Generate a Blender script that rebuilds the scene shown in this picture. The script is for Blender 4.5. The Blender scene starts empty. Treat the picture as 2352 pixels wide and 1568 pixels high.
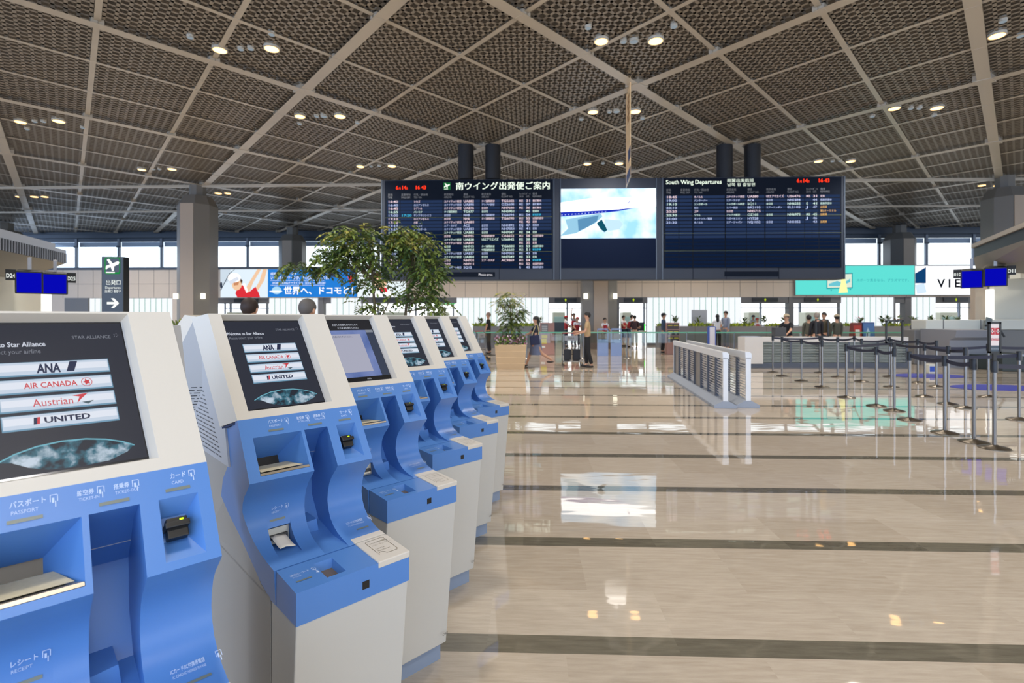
import bpy, math, random
from mathutils import Vector, Matrix, Euler
R = math.radians
# ------------------------------------------------------------------ camera, world, light, exposure
scn = bpy.context.scene
COL = scn.collection
CAMZ, FPX, HOR = 1.55, 1180.0, 729.0          # camera height (m), focal length (px), horizon line (px)
cam_d = bpy.data.cameras.new('camera'); cam = bpy.data.objects.new('camera', cam_d); COL.objects.link(cam)
cam.location = (0, 0, CAMZ); cam.rotation_euler = (R(90), 0, 0)
cam_d.sensor_width = 36; cam_d.lens = FPX / 2352 * 36; cam_d.shift_y = -(784 - HOR) / 2352
cam_d.clip_start = 0.05; cam_d.clip_end = 300
cam_d.dof.use_dof = True; cam_d.dof.focus_distance = 1.75; cam_d.dof.aperture_fstop = 4.5
scn.camera = cam
w = bpy.data.worlds.new('sky'); scn.world = w; w.use_nodes = True   # bright overcast daylight, cooler and stronger from one side
bg = w.node_tree.nodes['Background']; bg.inputs[0].default_value = (0.90, 0.95, 1.0, 1); bg.inputs[1].default_value = 2.1
_nt = w.node_tree; _g = _nt.nodes.new('ShaderNodeTexCoord'); _s = _nt.nodes.new('ShaderNodeSeparateXYZ'); _r = _nt.nodes.new('ShaderNodeValToRGB'); _m = _nt.nodes.new('ShaderNodeMath'); _m.operation = 'MULTIPLY_ADD'
_m.inputs[1].default_value = .5; _m.inputs[2].default_value = .5; _v = _nt.nodes.new('ShaderNodeVectorMath'); _v.operation = 'DOT_PRODUCT'; _v.inputs[1].default_value = (-.8, -.6, 0)
_nt.links.new(_g.outputs['Generated'], _v.inputs[0]); _nt.links.new(_v.outputs['Value'], _m.inputs[0]); _nt.links.new(_m.outputs[0], _r.inputs[0]); _nt.links.new(_r.outputs[0], bg.inputs[0])
_r.color_ramp.elements[0].position = .3; _r.color_ramp.elements[0].color = (.95, .98, 1.0, 1); _r.color_ramp.elements[1].position = .95; _r.color_ramp.elements[1].color = (1.05, 1.4, 2.0, 1)
scn.view_settings.view_transform = 'Standard'; scn.view_settings.look = 'None'
scn.view_settings.exposure = 0.0; scn.view_settings.gamma = 1; scn.view_settings.use_curve_mapping = False
try:
    scn.cycles.max_bounces = 7; scn.cycles.diffuse_bounces = 4; scn.cycles.glossy_bounces = 4
    scn.cycles.transparent_max_bounces = 24; scn.cycles.sample_clamp_indirect = 6; scn.cycles.caustics_reflective = False
except Exception: pass
YAW = R(-1.9)                                   # the hall's axes are turned 1.9 degrees from the camera's
CY, SY = math.cos(YAW), math.sin(YAW)
def bl(x, y):                                   # hall axes -> world
    return (x * CY - y * SY, x * SY + y * CY)
def at(px, Y, z=None, py=None):                 # pixel column at depth Y -> world x (and z)
    x = (px - 1176) * Y / FPX
    if py is not None: return (x, Y, CAMZ + (HOR - py) * Y / FPX)
    return (x, Y, z or 0.0)
def gd(px, py):                                 # pixel on the floor -> world x, y
    Y = FPX * CAMZ / (py - HOR)
    return ((px - 1176) * Y / FPX, Y)
def zat(py, Y): return CAMZ + (HOR - py) * Y / FPX
# the hall's downlights: one beam per lamp cluster, on the staggered ceiling grid, also over and behind the camera
for r_ in range(-2, 7):
    for c_ in range(-2, 3):
        x, y = bl(-1.85 + (5.02 if r_ % 2 else 0) + 10.04 * c_ + .0, 7.6 + 5.42 * (r_ - 1) + .0)
        sp = bpy.data.lights.new('downlight beam', 'SPOT'); sp.energy = 780 if r_ < 2 else 1300; sp.spot_size = R(128); sp.spot_blend = .8; sp.shadow_soft_size = .45
        sp.color = (1, .93, .84); so = bpy.data.objects.new('downlight_beam', sp); COL.objects.link(so); so.location = (x, y, 8.2)
# ------------------------------------------------------------------ materials
def lin(c):
    return tuple(((v / 255) / 12.92 if v / 255 <= 0.04045 else ((v / 255 + 0.055) / 1.055) ** 2.4) for v in c) + (1,)
MAT = {}
def mat(name, rgb, rough=0.5, metal=0.0, var=0.0, scale=30.0, spec=0.5, bump=0.0, coat=0.0, alpha=1.0, emit=None, es=1.0):
    if name in MAT: return MAT[name]
    m = bpy.data.materials.new(name); m.use_nodes = True; nt = m.node_tree; b = nt.nodes['Principled BSDF']
    c = lin(rgb); b.inputs['Base Color'].default_value = c; b.inputs['Roughness'].default_value = rough
    b.inputs['Metallic'].default_value = metal; b.inputs['Specular IOR Level'].default_value = spec
    b.inputs['Coat Weight'].default_value = coat
    if emit is not None:
        b.inputs['Emission Color'].default_value = lin(emit); b.inputs['Emission Strength'].default_value = es
    if var > 0 or bump > 0:
        tc = nt.nodes.new('ShaderNodeTexCoord'); n = nt.nodes.new('ShaderNodeTexNoise')
        n.inputs['Scale'].default_value = scale; n.inputs['Detail'].default_value = 4
        nt.links.new(tc.outputs['Object'], n.inputs['Vector'])
        if var > 0:
            mx = nt.nodes.new('ShaderNodeMixRGB'); mx.inputs[1].default_value = tuple(v * (1 - var) for v in c[:3]) + (1,)
            mx.inputs[2].default_value = tuple(min(1, v * (1 + var)) for v in c[:3]) + (1,)
            nt.links.new(n.outputs['Fac'], mx.inputs[0]); nt.links.new(mx.outputs[0], b.inputs['Base Color'])
        if bump > 0:
            bp = nt.nodes.new('ShaderNodeBump'); bp.inputs['Strength'].default_value = bump; bp.inputs['Distance'].default_value = 0.002
            nt.links.new(n.outputs['Fac'], bp.inputs['Height']); nt.links.new(bp.outputs[0], b.inputs['Normal'])
    MAT[name] = m; return m
def emis(name, rgb, s=1.0):
    if name in MAT: return MAT[name]
    m = bpy.data.materials.new(name); m.use_nodes = True; nt = m.node_tree; nt.nodes.clear()
    e = nt.nodes.new('ShaderNodeEmission'); o = nt.nodes.new('ShaderNodeOutputMaterial')
    e.inputs[0].default_value = lin(rgb); e.inputs[1].default_value = s; nt.links.new(e.outputs[0], o.inputs[0])
    MAT[name] = m; return m
def glassy(name, rgb, fac=0.12, rough=0.02):
    if name in MAT: return MAT[name]
    m = bpy.data.materials.new(name); m.use_nodes = True; nt = m.node_tree; nt.nodes.clear()
    t = nt.nodes.new('ShaderNodeBsdfTransparent'); g = nt.nodes.new('ShaderNodeBsdfGlossy'); mx = nt.nodes.new('ShaderNodeMixShader')
    o = nt.nodes.new('ShaderNodeOutputMaterial'); t.inputs[0].default_value = lin(rgb); g.inputs['Roughness'].default_value = rough
    mx.inputs[0].default_value = fac
    nt.links.new(t.outputs[0], mx.inputs[1]); nt.links.new(g.outputs[0], mx.inputs[2]); nt.links.new(mx.outputs[0], o.inputs[0])
    MAT[name] = m; return m
def floor_mat():
    m = bpy.data.materials.new('polished travertine'); m.use_nodes = True; nt = m.node_tree; N = nt.nodes; L = nt.links
    b = N['Principled BSDF']
    tc = N.new('ShaderNodeTexCoord'); sx = N.new('ShaderNodeSeparateXYZ'); L.new(tc.outputs['Object'], sx.inputs[0])
    def mth(op, a, bb=None, c=None):
        n = N.new('ShaderNodeMath'); n.operation = op
        for i, v in enumerate((a, bb, c)):
            if v is None: continue
            if isinstance(v, (int, float)): n.inputs[i].default_value = v
            else: L.new(v, n.inputs[i])
        return n.outputs[0]
    # dark bands across the hall every 1.12 m
    ph = mth('FRACT', mth('DIVIDE', mth('SUBTRACT', sx.outputs[1], 2.376 - 11.2), 1.12))
    band = mth('LESS_THAN', ph, 0.122)
    # slab index (for slight differences of tone and tilt)
    row = mth('FLOOR', mth('DIVIDE', mth('SUBTRACT', sx.outputs[1], 2.376 - 11.2), 0.56))
    colm = mth('FLOOR', mth('DIVIDE', mth('ADD', sx.outputs[0], mth('MULTIPLY', row, 0.37)), 0.9))
    cmb = N.new('ShaderNodeCombineXYZ'); L.new(colm, cmb.inputs[0]); L.new(row, cmb.inputs[1])
    wn = N.new('ShaderNodeTexWhiteNoise'); L.new(cmb.outputs[0], wn.inputs['Vector'])
    mp = N.new('ShaderNodeMapping'); mp.inputs['Scale'].default_value = (1.6, 14, 1); L.new(tc.outputs['Object'], mp.inputs[0])
    addv = N.new('ShaderNodeVectorMath'); addv.operation = 'ADD'; L.new(mp.outputs[0], addv.inputs[0])
    sc = N.new('ShaderNodeVectorMath'); sc.operation = 'SCALE'; sc.inputs['Scale'].default_value = 9.0; L.new(wn.outputs['Color'], sc.inputs[0]); L.new(sc.outputs[0], addv.inputs[1])
    n1 = N.new('ShaderNodeTexNoise'); n1.inputs['Scale'].default_value = 3.0; n1.inputs['Detail'].default_value = 8; n1.inputs['Roughness'].default_value = .65; L.new(addv.outputs[0], n1.inputs['Vector'])
    n2 = N.new('ShaderNodeTexNoise'); n2.inputs['Scale'].default_value = 60; n2.inputs['Detail'].default_value = 3; L.new(mp.outputs[0], n2.inputs['Vector'])
    fac = mth('ADD', mth('MULTIPLY', n1.outputs['Fac'], .75), mth('ADD', mth('MULTIPLY', wn.outputs['Value'], .16), mth('MULTIPLY', n2.outputs['Fac'], .14)))
    cr = N.new('ShaderNodeValToRGB'); L.new(fac, cr.inputs[0])
    e = cr.color_ramp.elements; e[0].position = .25; e[0].color = lin((176, 160, 140)); e[1].position = .78; e[1].color = lin((210, 197, 179))
    cd = N.new('ShaderNodeValToRGB'); L.new(fac, cd.inputs[0])
    e = cd.color_ramp.elements; e[0].position = .25; e[0].color = lin((84, 79, 68)); e[1].position = .8; e[1].color = lin((132, 125, 108))
    mx = N.new('ShaderNodeMixRGB'); L.new(band, mx.inputs[0]); L.new(cr.outputs[0], mx.inputs[1]); L.new(cd.outputs[0], mx.inputs[2])
    L.new(mx.outputs[0], b.inputs['Base Color'])
    L.new(mth('MULTIPLY_ADD', n1.outputs['Fac'], .05, .005), b.inputs['Roughness'])
    b.inputs['Specular IOR Level'].default_value = .8; b.inputs['IOR'].default_value = 1.75
    # polished but not perfectly flat: slow waviness and small tilt per slab
    n3 = N.new('ShaderNodeTexNoise'); n3.inputs['Scale'].default_value = 1.0; n3.inputs['Detail'].default_value = 2
    mp3 = N.new('ShaderNodeMapping'); mp3.inputs['Scale'].default_value = (1.3, 3.5, 1); L.new(tc.outputs['Object'], mp3.inputs[0]); L.new(mp3.outputs[0], n3.inputs['Vector'])
    bp = N.new('ShaderNodeBump'); bp.inputs['Strength'].default_value = .5; bp.inputs['Distance'].default_value = .004; L.new(n3.outputs['Fac'], bp.inputs['Height'])
    L.new(bp.outputs[0], b.inputs['Normal'])
    return m
# ------------------------------------------------------------------ mesh helpers
class MB:
    def __init__(s): s.v = []; s.f = []; s.m = []; s.mats = []
    def mi(s, m):
        if m not in s.mats: s.mats.append(m)
        return s.mats.index(m)
    def face(s, pts, m):
        k = len(s.v); s.v += [tuple(p) for p in pts]; s.f.append(tuple(range(k, k + len(pts)))); s.m.append(s.mi(m)); return s
    def mesh(s, vs, fs, m, M=None):
        k = len(s.v); s.v += [tuple(M @ Vector(p)) if M else tuple(p) for p in vs]; i = s.mi(m)
        for f in fs: s.f.append(tuple(k + a for a in f)); s.m.append(i)
        return s
    def box(s, x0, x1, y0, y1, z0, z1, m, M=None, taper=None):
        vs = [(x0, y0, z0), (x1, y0, z0), (x1, y1, z0), (x0, y1, z0), (x0, y0, z1), (x1, y0, z1), (x1, y1, z1), (x0, y1, z1)]
        return s.mesh(vs, [(0, 3, 2, 1), (4, 5, 6, 7), (0, 1, 5, 4), (1, 2, 6, 5), (2, 3, 7, 6), (3, 0, 4, 7)], m, M)
    def hexa(s, b, t, m, M=None):               # bottom quad, top quad
        return s.mesh(list(b) + list(t), [(0, 3, 2, 1), (4, 5, 6, 7), (0, 1, 5, 4), (1, 2, 6, 5), (2, 3, 7, 6), (3, 0, 4, 7)], m, M)
    def prism(s, prof, a0, a1, m, axis='x', skip=(), M=None, caps=True):   # profile (p,q): axis x -> (y,z), y -> (x,z), z -> (x,y)
        n = len(prof)
        def P(a, p): return (a, p[0], p[1]) if axis == 'x' else ((p[0], a, p[1]) if axis == 'y' else (p[0], p[1], a))
        vs = [P(a0, p) for p in prof] + [P(a1, p) for p in prof]
        fs = [(i, (i + 1) % n, n + (i + 1) % n, n + i) for i in range(n) if i not in skip]
        if caps: fs += [tuple(range(n - 1, -1, -1)), tuple(range(n, 2 * n))]
        return s.mesh(vs, fs, m, M)
    def tube(s, pts, r, m, n=8, M=None, caps=True):
        pts = [Vector(p) for p in pts]; rs = r if isinstance(r, (list, tuple)) else [r] * len(pts); vs = []; fs = []
        up = None
        for i, p in enumerate(pts):
            d = (pts[min(i + 1, len(pts) - 1)] - pts[max(i - 1, 0)]).normalized()
            if up is None: up = Vector((0, 0, 1)) if abs(d.z) < .9 else Vector((1, 0, 0))
            a = d.cross(up).normalized(); b = a.cross(d).normalized(); up = b
            for k in range(n):
                t = 2 * math.pi * k / n; vs.append(p + a * rs[i] * math.cos(t) + b * rs[i] * math.sin(t))
        for i in range(len(pts) - 1):
            for k in range(n): fs.append((i * n + k, i * n + (k + 1) % n, (i + 1) * n + (k + 1) % n, (i + 1) * n + k))
        if caps: fs += [tuple(range(n - 1, -1, -1)), tuple((len(pts) - 1) * n + k for k in range(n))]
        return s.mesh(vs, fs, m, M)
    def lathe(s, prof, m, n=24, M=None, sx=1.0, sy=1.0, rot=0.0):
        vs = []; fs = []
        for r_, z in prof:
            for k in range(n):
                t = 2 * math.pi * k / n + rot; vs.append((r_ * sx * math.cos(t), r_ * sy * math.sin(t), z))
        for i in range(len(prof) - 1):
            for k in range(n): fs.append((i * n + k, i * n + (k + 1) % n, (i + 1) * n + (k + 1) % n, (i + 1) * n + k))
        fs += [tuple(range(n - 1, -1, -1)), tuple((len(prof) - 1) * n + k for k in range(n))]
        return s.mesh(vs, fs, m, M)
    def ball(s, c, r, m, n=12, k=8, M=None, z0=-1.0):
        rx, ry, rz = r if isinstance(r, (list, tuple)) else (r, r, r)
        prof = []
        a0 = math.asin(max(-1, z0))
        for i in range(k + 1):
            a = a0 + (math.pi / 2 - a0) * i / k; prof.append((max(1e-4, math.cos(a)), math.sin(a)))
        T = Matrix.Translation(c) @ Matrix.Diagonal((rx, ry, rz, 1))
        return s.lathe(prof, m, n, (M @ T) if M else T)
    def poly(s, pts2, T, m, off=0.0):           # flat polygon given in the 2D frame of T (x right, y up)
        return s.face([T @ Vector((p[0], p[1], off)) for p in pts2], m)
    def rect(s, x0, y0, x1, y1, T, m, off=0.0):
        return s.poly([(x0, y0), (x1, y0), (x1, y1), (x0, y1)], T, m, off)
    def text(s, body, x, y, size, T, m, off=0.0, align='LEFT', bold=0.0, sx=1.0, slant=0.0, fit=None):
        vs, fs, w_ = glyphs(body, bold)
        if fit: sx = fit / max(1e-6, w_ * size)
        dx = -w_ / 2 if align == 'CENTER' else (-w_ if align == 'RIGHT' else 0)
        k = len(s.v); i = s.mi(m)
        s.v += [tuple(T @ Vector((x + (p[0] + dx) * size * sx + p[1] * size * slant, y + p[1] * size, off))) for p in vs]
        for f in fs: s.f.append(tuple(k + a for a in f)); s.m.append(i)
        return s
    def build(s, name, parent=None, smooth=None, bevel=0.0, loc=None, rz=None, seg=2):
        me = bpy.data.meshes.new(name); me.from_pydata(s.v, [], s.f)
        for m in s.mats: me.materials.append(m)
        me.polygons.foreach_set('material_index', s.m)
        if smooth:
            me.polygons.foreach_set('use_smooth', [True] * len(me.polygons)); me.set_sharp_from_angle(angle=R(smooth))
        me.update(); o = bpy.data.objects.new(name, me); COL.objects.link(o)
        if parent: o.parent = parent
        if loc is not None: o.location = loc
        if rz is not None: o.rotation_euler = (0, 0, rz)
        if bevel:
            md = o.modifiers.new('bevel', 'BEVEL'); md.width = bevel; md.segments = seg; md.limit_method = 'ANGLE'; md.angle_limit = R(28)
        return o
_G = {}
def glyphs(body, bold=0.0):
    key = (body, bold)
    if key in _G: return _G[key]
    cu = bpy.data.curves.new('t', 'FONT'); cu.body = body; cu.size = 1; cu.resolution_u = 2; cu.offset = bold
    o = bpy.data.objects.new('t', cu); COL.objects.link(o)
    dg = bpy.context.evaluated_depsgraph_get(); me = bpy.data.meshes.new_from_object(o.evaluated_get(dg))
    vs = [tuple(v.co) for v in me.vertices]; fs = [tuple(p.vertices) for p in me.polygons]
    bpy.data.objects.remove(o); bpy.data.curves.remove(cu); bpy.data.meshes.remove(me)
    w_ = max([v[0] for v in vs] or [0]); _G[key] = (vs, fs, w_); return _G[key]
def frame(o, x, y):                             # 2D frame: origin, x axis, y axis
    x = Vector(x).normalized(); y = Vector(y).normalized(); z = x.cross(y)
    return Matrix(((x.x, y.x, z.x, o[0]), (x.y, y.y, z.y, o[1]), (x.z, y.z, z.z, o[2]), (0, 0, 0, 1)))
def thing(name, label, cat, loc=(0, 0, 0), rz=0.0, group=None):
    o = bpy.data.objects.new(name, None); COL.objects.link(o); o.empty_display_size = .1
    o.location = loc if len(loc) == 3 else (loc[0], loc[1], 0); o.rotation_euler = (0, 0, rz); return tag(o, label, cat, group)
def tag(o, label=None, cat=None, group=None, kind=None):
    if label: o['label'] = label
    if cat: o['category'] = cat
    if group: o['group'] = group
    if kind: o['kind'] = kind
    return o
def kids(o): return [c for c in COL.objects if c.parent == o]
def copy_tree(o, parent=None, label=None, loc=None, rz=None, tree=None):
    c = o.copy(); COL.objects.link(c)
    if parent: c.parent = parent
    if label: c['label'] = label
    if loc is not None: c.location = loc if len(loc) == 3 else (loc[0], loc[1], 0)
    if rz is not None: c.rotation_euler = (0, 0, rz)
    for k in CH.get(o.name, []) if tree is None else []: copy_tree(k, c)
    return c
CH = {}
def reg():                                      # remember who parents whom (fast look-up for the copies)
    CH.clear()
    for o in COL.objects:
        if o.parent: CH.setdefault(o.parent.name, []).append(o)
# ------------------------------------------------------------------ the hall: floor, ceiling, walls
def S(o): return tag(o, kind='structure')
fl = MB(); fl.face([(-48, -14, 0), (48, -14, 0), (48, 60, 0), (-48, 60, 0)], floor_mat()); S(fl.build('floor', rz=YAW))

NX, NY, E1, E2 = 3.20, 15.40, (5.02, 5.42), (-5.02, 5.42)      # lattice of the ceiling beams, in hall axes
CZ = 8.55
lou = mat('louvre paint', (142, 132, 118), .45, var=.05, scale=2)
beam_m = mat('beam paint', (186, 176, 160), .35)
back_m = mat('ceiling void', (116, 106, 93), .9)
cm = MB()
def lat(i, j): return (NX + E1[0] * i + E2[0] * j, NY + E1[1] * i + E2[1] * j)
NC = 11; H_ = .11; T_ = .036
XMAX, YMIN, YMAX = 47, -9, 41.2
def strip(p, q, hw, z0, z1, m, full=False):
    dx, dy = q[0] - p[0], q[1] - p[1]; l = math.hypot(dx, dy); nx, ny = -dy / l * hw, dx / l * hw
    a, b, c, d = (p[0] + nx, p[1] + ny), (p[0] - nx, p[1] - ny), (q[0] - nx, q[1] - ny), (q[0] + nx, q[1] + ny)
    k = len(cm.v); cm.v.extend([(a[0], a[1], z0), (b[0], b[1], z0), (c[0], c[1], z0), (d[0], d[1], z0), (a[0], a[1], z1), (b[0], b[1], z1), (c[0], c[1], z1), (d[0], d[1], z1)])
    i = cm.mi(m)
    for f in ((0, 1, 2, 3), (0, 4, 5, 1), (2, 6, 7, 3)): cm.f.append(tuple(k + t for t in f)); cm.m.append(i)
for i in range(-12, 13):
    for j in range(-12, 13):
        for a in range(3):
            for b in range(3):
                c = lat(i + (a + .5) / 3, j + (b + .5) / 3)
                if abs(c[0]) > XMAX or c[1] < YMIN or c[1] > YMAX: continue
                if abs(c[0]) > max(6, c[1] * 1.04 + 6): continue
                for k in range(NC):
                    s_ = (k + .5) / NC / 3
                    strip(lat(i + a / 3 + s_, j + b / 3), lat(i + a / 3 + s_, j + (b + 1) / 3), T_, CZ, CZ + H_, lou)
                    strip(lat(i + a / 3, j + b / 3 + s_), lat(i + (a + 1) / 3, j + b / 3 + s_), T_, CZ, CZ + H_, lou)
                for k in (0,):                   # secondary beams at the thirds, main beams on the lattice lines
                    hw, zz = (.15, .13) if a == 0 else (.065, .05)
                    strip(lat(i + a / 3, j + b / 3), lat(i + a / 3, j + (b + 1) / 3), hw, CZ - zz, CZ + H_, beam_m)
                    hw, zz = (.15, .13) if b == 0 else (.065, .05)
                    strip(lat(i + a / 3, j + b / 3), lat(i + (a + 1) / 3, j + b / 3), hw, CZ - zz, CZ + H_, beam_m)
for i in range(-12, 13):
    for j in range(-12, 13):
        for a in range(3):
            for b in range(3):
                x_, y_ = lat(i + a / 3, j + b / 3)
                if abs(x_) > XMAX or y_ < YMIN or y_ > YMAX: continue
                big = a == 0 and b == 0; r1, r2, zz = (.34, .24, .150) if big else ((.10, .09, .056) if (a and b) else (.18, .16, .137))
                k0 = len(cm.v); cm.v.extend([(x_ - r1, y_, CZ - zz), (x_, y_ - r2, CZ - zz), (x_ + r1, y_, CZ - zz), (x_, y_ + r2, CZ - zz), (x_ - r1, y_, CZ + .1), (x_, y_ - r2, CZ + .1), (x_ + r1, y_, CZ + .1), (x_, y_ + r2, CZ + .1)]); im = cm.mi(beam_m)
                for f_ in ((0, 3, 2, 1), (0, 1, 5, 4), (1, 2, 6, 5), (2, 3, 7, 6), (3, 0, 4, 7)): cm.f.append(tuple(k0 + t for t in f_)); cm.m.append(im)
cm.face([(-48, -9, CZ + .42), (48, -9, CZ + .42), (48, 42, CZ + .42), (-48, 42, CZ + .42)], back_m)
S(cm.build('ceiling', rz=YAW))
tr = MB()
for X in (-6, -5, -4, -3, -2, -1, 0, 1, 2, 3, 4, 5):
    for jj in range(-1, 6):
        pass
tr.box(-46, 46, 26.15, 26.28, CZ - .22, CZ - .1, beam_m); tr.box(-46, 46, 31.9, 32.0, CZ - .3, CZ - .2, beam_m)
S(tr.build('trim_1', rz=YAW))

# window wall at the far end, above and behind the low wall
WY = 41.0
fr_m = mat('dark window frame', (62, 74, 90), .4, var=.04)
frl = mat('grey frame', (120, 130, 145), .4)
pane = glassy('window glass', (240, 247, 250), .06)
ww = MB()
ww.box(-47, 47, WY, WY + .5, 7.95, 9.0, fr_m); ww.box(-47, 47, WY - .35, WY + .3, 8.02, 8.3, fr_m)
ww.box(-47, 47, WY, WY + .3, 5.25, 5.62, fr_m)
S(ww.build('wall_far', rz=YAW))
k = 0
for i in range(-13, 14):
    x0 = (171 - 1176) * WY / FPX + 1.35 + (i + 2) * 3.58 * 0 + 3.58 * (i + 9)
    if x0 < -46 or x0 > 44: continue
    k += 1; o = MB()
    o.box(x0 - .09, x0 + .09, WY - .08, WY + .1, 5.6, 8.0, frl); o.box(x0 - .16, x0 + .16, WY - .12, WY, 7.28, 7.42, fr_m)
    o.box(x0 + .09, x0 + 3.49, WY - .02, WY + .08, 7.74, 7.95, fr_m); o.box(x0 + .09, x0 + 3.49, WY - .02, WY + .08, 5.6, 5.66, fr_m)
    f = S(o.build('window_%d' % k, rz=YAW))
    g = MB(); g.face([(x0 + .09, WY + .04, 5.66), (x0 + 3.49, WY + .04, 5.66), (x0 + 3.49, WY + .04, 7.74), (x0 + .09, WY + .04, 7.74)], pane); g.build('pane', f)
    g = MB(); g.box(x0 + .09, x0 + 3.49, WY + .16, WY + .18, 7.35, 7.74, mat('rolled blind', (205, 212, 228), .7)); g.build('blind', f)

# low wall with doorways and glowing glass panels
BY = 28.9                                       # distance of the wall in hall axes
def wx(px): return (px - 1176) * BY / FPX * 1.0 + (-.96 * -0)   # column -> hall x on the wall
def wx(px):
    t = (px - 1176) / FPX                        # ray (t,1) meets hall y = BY
    # hall coords of ray: x' = x*CY + y*SY ; y' = -x*SY + y*CY
    s_ = BY / (-t * SY + CY); return s_ * (t * CY + SY)
def wz(py, px=1176):
    t = (px - 1176) / FPX; s_ = BY / (-t * SY + CY); return CAMZ + (HOR - py) * s_ / FPX
beige = mat('beige wall panel', (218, 204, 188), .5, var=.03, scale=3)
seam = mat('panel joint', (110, 100, 90), .7)
greyw = mat('grey door surround', (112, 112, 114), .5)
wl = MB()
wl.box(-45, 45, BY, BY + .4, 2.68, 4.3, beige)
wl.box(-45, 45, BY - .05, BY + 12.0, 4.3, 4.42, mat('ledge', (70, 80, 95), .5))
for i in range(-50, 51): wl.box(i * .9 - .008, i * .9 + .008, BY - .004, BY, 2.68, 4.3, seam)
wl.box(-45, 45, BY - .006, BY, 3.48, 3.495, seam)
# solid runs below the band: (pixel from, to, kind)
RUNS = [(-60, 150, 'b'), (150, 204, 'g'), (205, 396, 'p'), (396, 480, 'b'), (480, 514, 'd'), (514, 618, 'd'), (618, 731, 'p'), (731, 743, 'g'), (743, 760, 'd'), (760, 829, 'p'),
        (829, 1049, 'd'), (1049, 1260, 'p'), (1260, 1338, 'd'), (1338, 1422, 'g'), (1422, 1487, 'd'), (1487, 1702, 'p'), (1702, 1811, 'd'), (1811, 1822, 'g'),
        (1822, 1932, 'd'), (1932, 2053, 'p'), (2053, 2056, 'g'), (2056, 2078, 'd'), (2078, 2092, 'g'), (2092, 2150, 'p'), (2150, 2238, 'd'), (2238, 2420, 'b')]
panels = []; doors = []
for a, b, t in RUNS:
    x0, x1 = wx(a), wx(b)
    if t == 'b': wl.box(x0, x1, BY, BY + .4, 0, 2.68, beige)
    if t == 'g': wl.box(x0, x1, BY - .05, BY + .4, 0, 2.68, greyw)
    if t == 'p': panels.append((x0, x1)); wl.box(x0, x1, BY + .02, BY + .4, 0, .12, greyw); wl.box(x0, x1, BY + .12, BY + .4, .12, 2.68, greyw)
    if t == 'd': doors.append((x0, x1, a)); wl.box(x0, x1, BY + .0, BY + .35, 2.35, 2.68, greyw)
wall = S(wl.build('wall_back', rz=YAW))
glow = emis('backlit glass', (238, 242, 246), 1.12); jn = emis('glass joint', (150, 205, 190), .75)
for x0, x1 in panels:
    g = MB(); g.box(x0, x1, BY + .03, BY + .11, .14, 2.66, glow)
    n = max(1, round((x1 - x0) / .33))
    for i in range(1, n): xx = x0 + (x1 - x0) * i / n; g.box(xx - .014, xx + .014, BY + .02, BY + .03, .14, 2.66, jn)
    g.build('glowing_glass_panel', wall)
# doorways: dark sign box with a green arrow, lit room beyond with white ceiling panels and frames
sgn = mat('sign black', (38, 40, 42), .4); arr = emis('arrow green', (200, 225, 40), .9)
inner = MB()
white_in = emis('bright ceiling light', (240, 250, 255), 1.6); inw = mat('inner white wall', (225, 230, 232), .6)
dn = 0
for x0, x1, a in doors:
    if x1 - x0 < 1.0: continue
    dn += 1
    nseg = max(1, round((x1 - x0) / 2.6))
    d = MB()
    for q in range(nseg):
        xa = x0 + (x1 - x0) * q / nseg; xb = x0 + (x1 - x0) * (q + 1) / nseg; c = (xa + xb) / 2
        d.box(c - min(.7, (xb - xa) * .32), c + min(.7, (xb - xa) * .32), BY - .06, BY - .005, 2.42, 2.64, sgn)
        for p in ([(-.05, 0), (0, .07), (.05, 0), (.02, 0), (.02, -.07), (-.02, -.07), (-.02, 0)],):
            d.face([(c + t[0] * 1.3, BY - .07, 2.53 + t[1] * 1.3) for t in p], arr)
        d.box(xa + .02, xb - .02, BY + .1, BY + .16, 2.05, 2.1, frl)
        d.box(xa - .03, xa + .03, BY + .08, BY + .18, 0, 2.35, frl)
    S(d.build('door_%d' % dn, rz=YAW))
for i in range(-9, 10):
    inner.box(i * 3.1, i * 3.1 + 2.2, BY + 3, BY + 9, 2.9, 2.95, white_in)
inner.box(-40, 40, BY + 11.7, BY + 11.8, 3.1, 4.3, inw); inner.box(-40, 40, BY + .4, BY + 12, 3.0, 3.04, inw)
for i in range(-13, 14): inner.box(i * 3.0 - .06, i * 3.0 + .06, BY + 11.6, BY + 11.8, 0, 3.1, frl)
inner.box(-40, 40, BY + 11.6, BY + 11.75, .9, 1.0, frl)
S(inner.build('wall_inner', rz=YAW))
for i, (a, b) in enumerate(((1270, 1298), (1430, 1450), (520, 560), (1720, 1745), (1850, 1885), (2160, 2200), (880, 930), (980, 1030))):
    t = MB(); x0, x1 = (a - 1176) * 34 / FPX, (b - 1176) * 34 / FPX
    t.box(x0, x1, 34, 34.8, 0, 1.9, mat('security cabinet', (205, 206, 190), .5)); t.box(x0 + .1, x1 - .1, 33.96, 34, 1.0, 1.6, mat('pale green panel', (170, 200, 196), .5))
    tag(t.build('screening_machine', bevel=.02), ['pale screening cabinet in the doorway beside the central column', 'pale cabinet in the doorway behind the bending staff', 'pale cabinet in the doorway under the golfer advertisement', 'pale cabinet at the near side of the doorway under the green lit sign', 'pale cabinet behind the travellers under the turquoise advertisement', 'pale cabinet in the doorway beside the check-in island wall', 'pale cabinet in the wide doorway behind the big tree', 'pale cabinet in the wide doorway beyond the tree, next to the glowing wall'][i], 'cabinet', 'screening cabinets beyond the doorways')

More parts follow.
